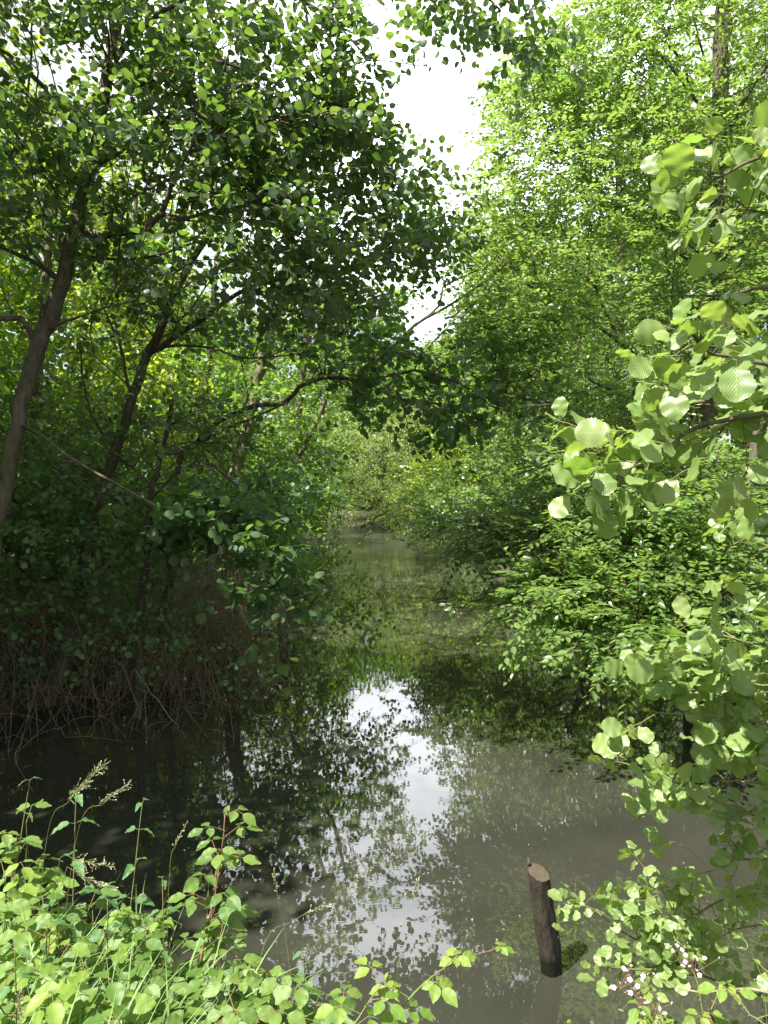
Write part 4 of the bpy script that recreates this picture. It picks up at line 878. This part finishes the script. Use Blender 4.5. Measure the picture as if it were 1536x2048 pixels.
def nb(px, D, y=None): 
    p = P(px, 1900, D); return gpt(p[0], min(p[1], 2.3))
nettle('tallest nettle at the left, its tip against the dark water', nb(90, 1.95), P(152, 1590, 2.0), 8, .07, .02)
nettle('nettle leaning right with drooping leaves over the dark water', nb(150, 2.0), P(285, 1605, 2.05), 8, .052, .03)
nettle('nettle at the left edge with its top bending into view', nb(-60, 2.1), P(60, 1560, 2.15), 8, .05, .0)
nettle('nettle in front of the left bramble clump', nb(60, 1.8), P(95, 1850, 1.75), 6, .07)
nettle('nettle standing in the grass below the tallest nettle', nb(210, 1.8), P(215, 1800, 1.85), 6, .062)
nettle('nettle growing at the bank edge right of the bramble clump', nb(590, 1.9), P(610, 1905, 1.9), 6, .05)
nettle('small nettle with narrow leaves at the water side of the bank', nb(560, 2.0), P(655, 1990, 1.9), 6, .052)
nettle('nettle among the brambles near the bottom left corner', nb(30, 1.55), P(30, 1900, 1.55), 6, .06)
nettle('nettle half hidden by grass left of the tall shoot', nb(330, 1.85), P(325, 1760, 1.9), 6, .045)

# grass: uncountable blades
def grass(name, n, xr, yr, h, w=.0035, avoid=None):
    bx = rng.uniform(xr[0], xr[1], n*2); by = rng.uniform(yr[0], yr[1], n*2)
    cl_ = np.sin(bx*9+1)*np.sin(by*11)+rng.randn(n*2)*.5; k = np.argsort(-cl_)[:n]; bx = bx[k]; by = by[k]
    bz = gz(bx, by); hh = h*(.45+.75*rng.rand(n)); a = rng.rand(n)*6.28; ln = hh*(.25+.7*rng.rand(n)); r_ = 7
    t = np.linspace(0, 1, r_+1)[None, :]; dx = np.cos(a)[:, None]; dy = np.sin(a)[:, None]
    X = bx[:, None]+dx*ln[:, None]*t**2.0; Y = by[:, None]+dy*ln[:, None]*t**2.0; Zz = bz[:, None]-.02+hh[:, None]*(t-.30*t**3*(ln/hh)[:, None])
    wd = w*(.6+.9*rng.rand(n))[:, None]*(1-t**2.2)*(.7+.3*np.minimum(1, t*4)); wa = a+math.pi/2+rng.randn(n)*.5
    c = np.stack([X, Y, Zz], -1); s = np.stack([np.cos(wa)[:, None]*wd, np.sin(wa)[:, None]*wd, wd*0], -1)
    mid = c-np.array([0, 0, 1.])*wd[..., None]*.35
    V = np.stack([c-s, mid, c+s], 2).reshape(n, -1, 3); kk = (r_+1)*3; F = []
    for i in range(r_):
        for j in range(2): F.append((i*3+j, i*3+j+1, i*3+j+4, i*3+j+3))
    F = (np.array(F)[None]+(np.arange(n)*kk)[:, None, None]).reshape(-1, 4)
    o = mesh_from(name, V.reshape(-1, 3), [F], M['grass'], attrs={'rnd': np.repeat(rng.rand(n), kk)}); return o
g1 = grass('grass', 2300, (-1.6, -.45), (.75, 1.85), .54, .0045)
g1['kind'] = 'stuff'; g1['label'] = 'long green grass growing through the brambles on the near bank'; g1['category'] = 'grass'
g2 = grass('grass', 900, (.2, 1.9), (.6, 2.15), .16, .003)
g2['kind'] = 'stuff'; g2['label'] = 'short grass under the flowering bramble on the near bank at the right'; g2['category'] = 'grass'

def seed_grass(label, pts, L_=.12, dens=26, spread=.018, r=.0011, leaves=2):
    c = catmull(pts, .02); root = thing('grass_stem', label, 'grass stem', c[0], 'seeding grass stems'); st = MB(); tube(st, c, r*np.linspace(1, .5, len(c)), 5)
    lf = MB(); t = nrm(c[-1]-c[-3]); n = dens; u = np.linspace(0, 1, n); base = c[-1]-t*L_*(1-u)[:, None]
    d = nrm(t+rng.randn(n, 3)*.45); ln = spread*(1-.6*u)*(.5+rng.rand(n)); e = base+d*ln[:, None]; segs(st, base, e, np.full(n, .0005), np.full(n, .0004), 3)
    for q in range(3):
        inst(lf, T_willow, base+(e-base)*(.4+.3*q), nrm(d+rng.randn(n, 3)*.2), nrm(rng.randn(n, 3)), .0056*np.ones(n), rng.rand(n))
    st.build('stalk', M['green_twig'], root); lf.build('seed_head', M['seed'], root)
    bl = MB()
    for q in range(leaves):
        i = int(len(c)*(.2+.3*q)); a = rng.rand()*6.28; d = np.array([math.cos(a), math.sin(a), 0]); pp = np.array([c[i]+d*.16*v**1.5+UP*(.10*v-.12*v*v*v) for v in np.linspace(0, 1, 8)])
        wv = .003*(1-np.linspace(0, 1, 8)**2); lt = np.cross(d, UP); V = np.stack([pp-lt*wv[:, None], pp+lt*wv[:, None]], 1).reshape(-1, 3)
        F = [(2*v, 2*v+1, 2*v+3, 2*v+2) for v in range(7)]; bl.add(V, [np.array(F)], rnd=np.full(16, rng.rand()))
    if leaves: bl.build('leaf_blades', M['grass'], root)
seed_grass('seeding grass with a feathery plume, the tallest, above the nettles', [nb(40, 1.9)]+Q((90, 1700, 1.9), (140, 1600, 1.9), (205, 1532, 1.9)), .13, 60, .035)
seed_grass('seeding grass stem leaning right beside the tallest plume', [nb(80, 1.95)]+Q((150, 1690, 1.95), (210, 1605, 1.95), (258, 1567, 1.95)), .10, 36, .022)
seed_grass('drooping grass plume over the leaves at the left', [nb(70, 1.85)]+Q((110, 1760, 1.85), (160, 1725, 1.85), (222, 1732, 1.85)), .10, 40, .022)
seed_grass('second drooping grass plume below the first', [nb(90, 1.8)]+Q((120, 1780, 1.8), (170, 1760, 1.8), (228, 1775, 1.8)), .10, 36, .02)
seed_grass('slender grass stem with a narrow head left of the tall bramble shoot', [nb(320, 1.95)]+Q((338, 1770, 1.98), (352, 1690, 2.0), (374, 1645, 2.0)), .08, 20, .008)
seed_grass('grass stem with a short pale head standing alone before the water', [nb(620, 1.8)]+Q((575, 1900, 1.9), (560, 1820, 1.9), (547, 1740, 1.9)), .06, 18, .008)
seed_grass('thin arching grass stem leaning right over the sky reflection', [nb(480, 1.7)]+Q((520, 1920, 1.8), (590, 1840, 1.85), (662, 1808, 1.9)), .08, 20, .014)
seed_grass('hair-thin grass stem reaching furthest right over the sky reflection', [nb(560, 1.8)]+Q((610, 1950, 1.9), (660, 1850, 1.95), (700, 1780, 2.0), (724, 1745, 2.0)), .07, 22, .016, r=.0008)
seed_grass('fine pale grass stem standing before the reflected clouds left of the post', [nb(760, 1.9)]+Q((800, 1900, 1.95), (825, 1800, 2.0), (835, 1760, 2.0)), .07, 26, .022, r=.0006, leaves=0)
seed_grass('green grass stem with a nodding head at the lower right', [nb(1560, 1.8)]+Q((1530, 2000, 1.85), (1505, 1910, 1.9), (1480, 1865, 1.9), (1460, 1855, 1.9)), .06, 16, .012)
seed_grass('pale grass head in the bottom left corner', [nb(40, 1.4)]+Q((42, 2040, 1.4), (38, 2010, 1.4), (38, 1985, 1.4)), .05, 40, .010)

# flowering bramble at the lower right
def flowering(label, pts, nfl, heads, nleaf, size, start=.1):
    root = bramble_cane(label, pts, nleaf, size, .003, 3, leaf='bramble_young', start=start, group='brambles at the lower right', tipleaf=False)
    for h in heads:
        h = P(*h); fl = MB(); st = MB()
        for q in range(nfl):
            p = h+rng.randn(3)*np.array([.022, .018, .018]); segs(st, [h-UP*.03], [p], [.0009], [.0007], 3)
            if rng.rand() < .6:
                a = rng.rand()*6.28; no = nrm(rng.randn(3)+np.array([0, -.8, 1.2])); e1 = nrm(np.cross(no, UP+.1)); e2 = np.cross(no, e1)
                for z in range(5):
                    b_ = a+z*1.257; inst(fl, T_alder_mid, np.array([p]), np.array([math.cos(b_)*e1+math.sin(b_)*e2+no*.25]), np.array([no]), [.0068], np.array([rng.rand()]))
            else:
                inst(fl, T_alder_mid, np.array([p]*4), nrm(UP*.8+rng.randn(4, 3)*.4), rng.randn(4, 3), [.0055]*4, rng.rand(4))
        f_ = fl.build('flower_cluster', M['petal'], root); st.build('flower_stalks', M['red_cane'], f_)
flowering('bramble spray with two pinkish white flower clusters at the lower right', [nb(1420, 1.75)]+Q((1320, 2040, 1.75), (1275, 1985, 1.8), (1255, 1960, 1.8)), 13, [(1240, 1955, 1.8), (1268, 1972, 1.78), (1300, 2005, 1.75)], 6, .048)
flowering('bramble spray with a flower cluster beside the low alder branch', [nb(1440, 1.9)]+Q((1400, 1990, 1.95), (1375, 1930, 2.0), (1365, 1915, 2.0)), 10, [(1365, 1912, 2.0), (1390, 1925, 2.0)], 4, .045)
for pts, n_, sz, lab in ((Q((1300, 2080, 1.6), (1300, 2030, 1.62), (1290, 1990, 1.66)), 5, .055, 'bramble plant at the bottom edge below the flower clusters'), (Q((1430, 2090, 1.6), (1420, 2030, 1.65), (1440, 1980, 1.7)), 6, .055, 'bramble plant at the bottom right among the alder twigs'),
                         (Q((1540, 2100, 1.5), (1500, 2030, 1.55), (1470, 1990, 1.6)), 7, .058, 'bramble plant in the bottom right corner'), (Q((1180, 2110, 1.6), (1150, 2060, 1.62), (1140, 2045, 1.65)), 3, .045, 'small bramble tip at the bottom edge in front of the post'),
                         (Q((1600, 2050, 1.6), (1560, 1970, 1.65), (1520, 1930, 1.7)), 6, .055, 'bramble plant cut by the right edge near the bottom'), (Q((1620, 1900, 1.7), (1570, 1870, 1.7), (1535, 1850, 1.75)), 4, .05, 'bramble leaf spray at the right edge above the corner')):
    bramble_cane(lab, [nb(pts and 768+(pts[0][0]/pts[0][1])*FPX, max(1.0, pts[0][1]))]+pts, n_, sz, .003, 3, leaf='bramble_young', start=.25, group='brambles at the lower right')
stick('bare curved twig lying over the leaves at the lower right', [(1560, 1990, 1.9), (1450, 1975, 1.95), (1380, 1985, 1.98), (1340, 1970, 2.0), (1328, 1955, 2.0)], .0035, 'pale_dead', fork=False)
mb = MB(); n_ = 260
fx = rng.uniform(-1.2, 3.2, n_); fy = rng.uniform(2.8, 13, n_); inst(mb, T_willow, np.stack([fx, fy, np.full(n_, .004)], 1), nrm(np.stack([rng.randn(n_), rng.randn(n_), rng.randn(n_)*.05], 1)), nrm(UP+rng.randn(n_, 3)*.06), .007+.016*rng.rand(n_)**3, rng.rand(n_))
o = mb.build('floating_debris', M['seed']); o['kind'] = 'stuff'; o['label'] = 'pale specks of seed fluff and leaf bits floating on the pond'; o['category'] = 'debris'
tot = 0
for n_, a_, b_ in STAT: tot += a_; print('STAT', n_, a_, b_)
print('TOTAL leaf verts', tot)
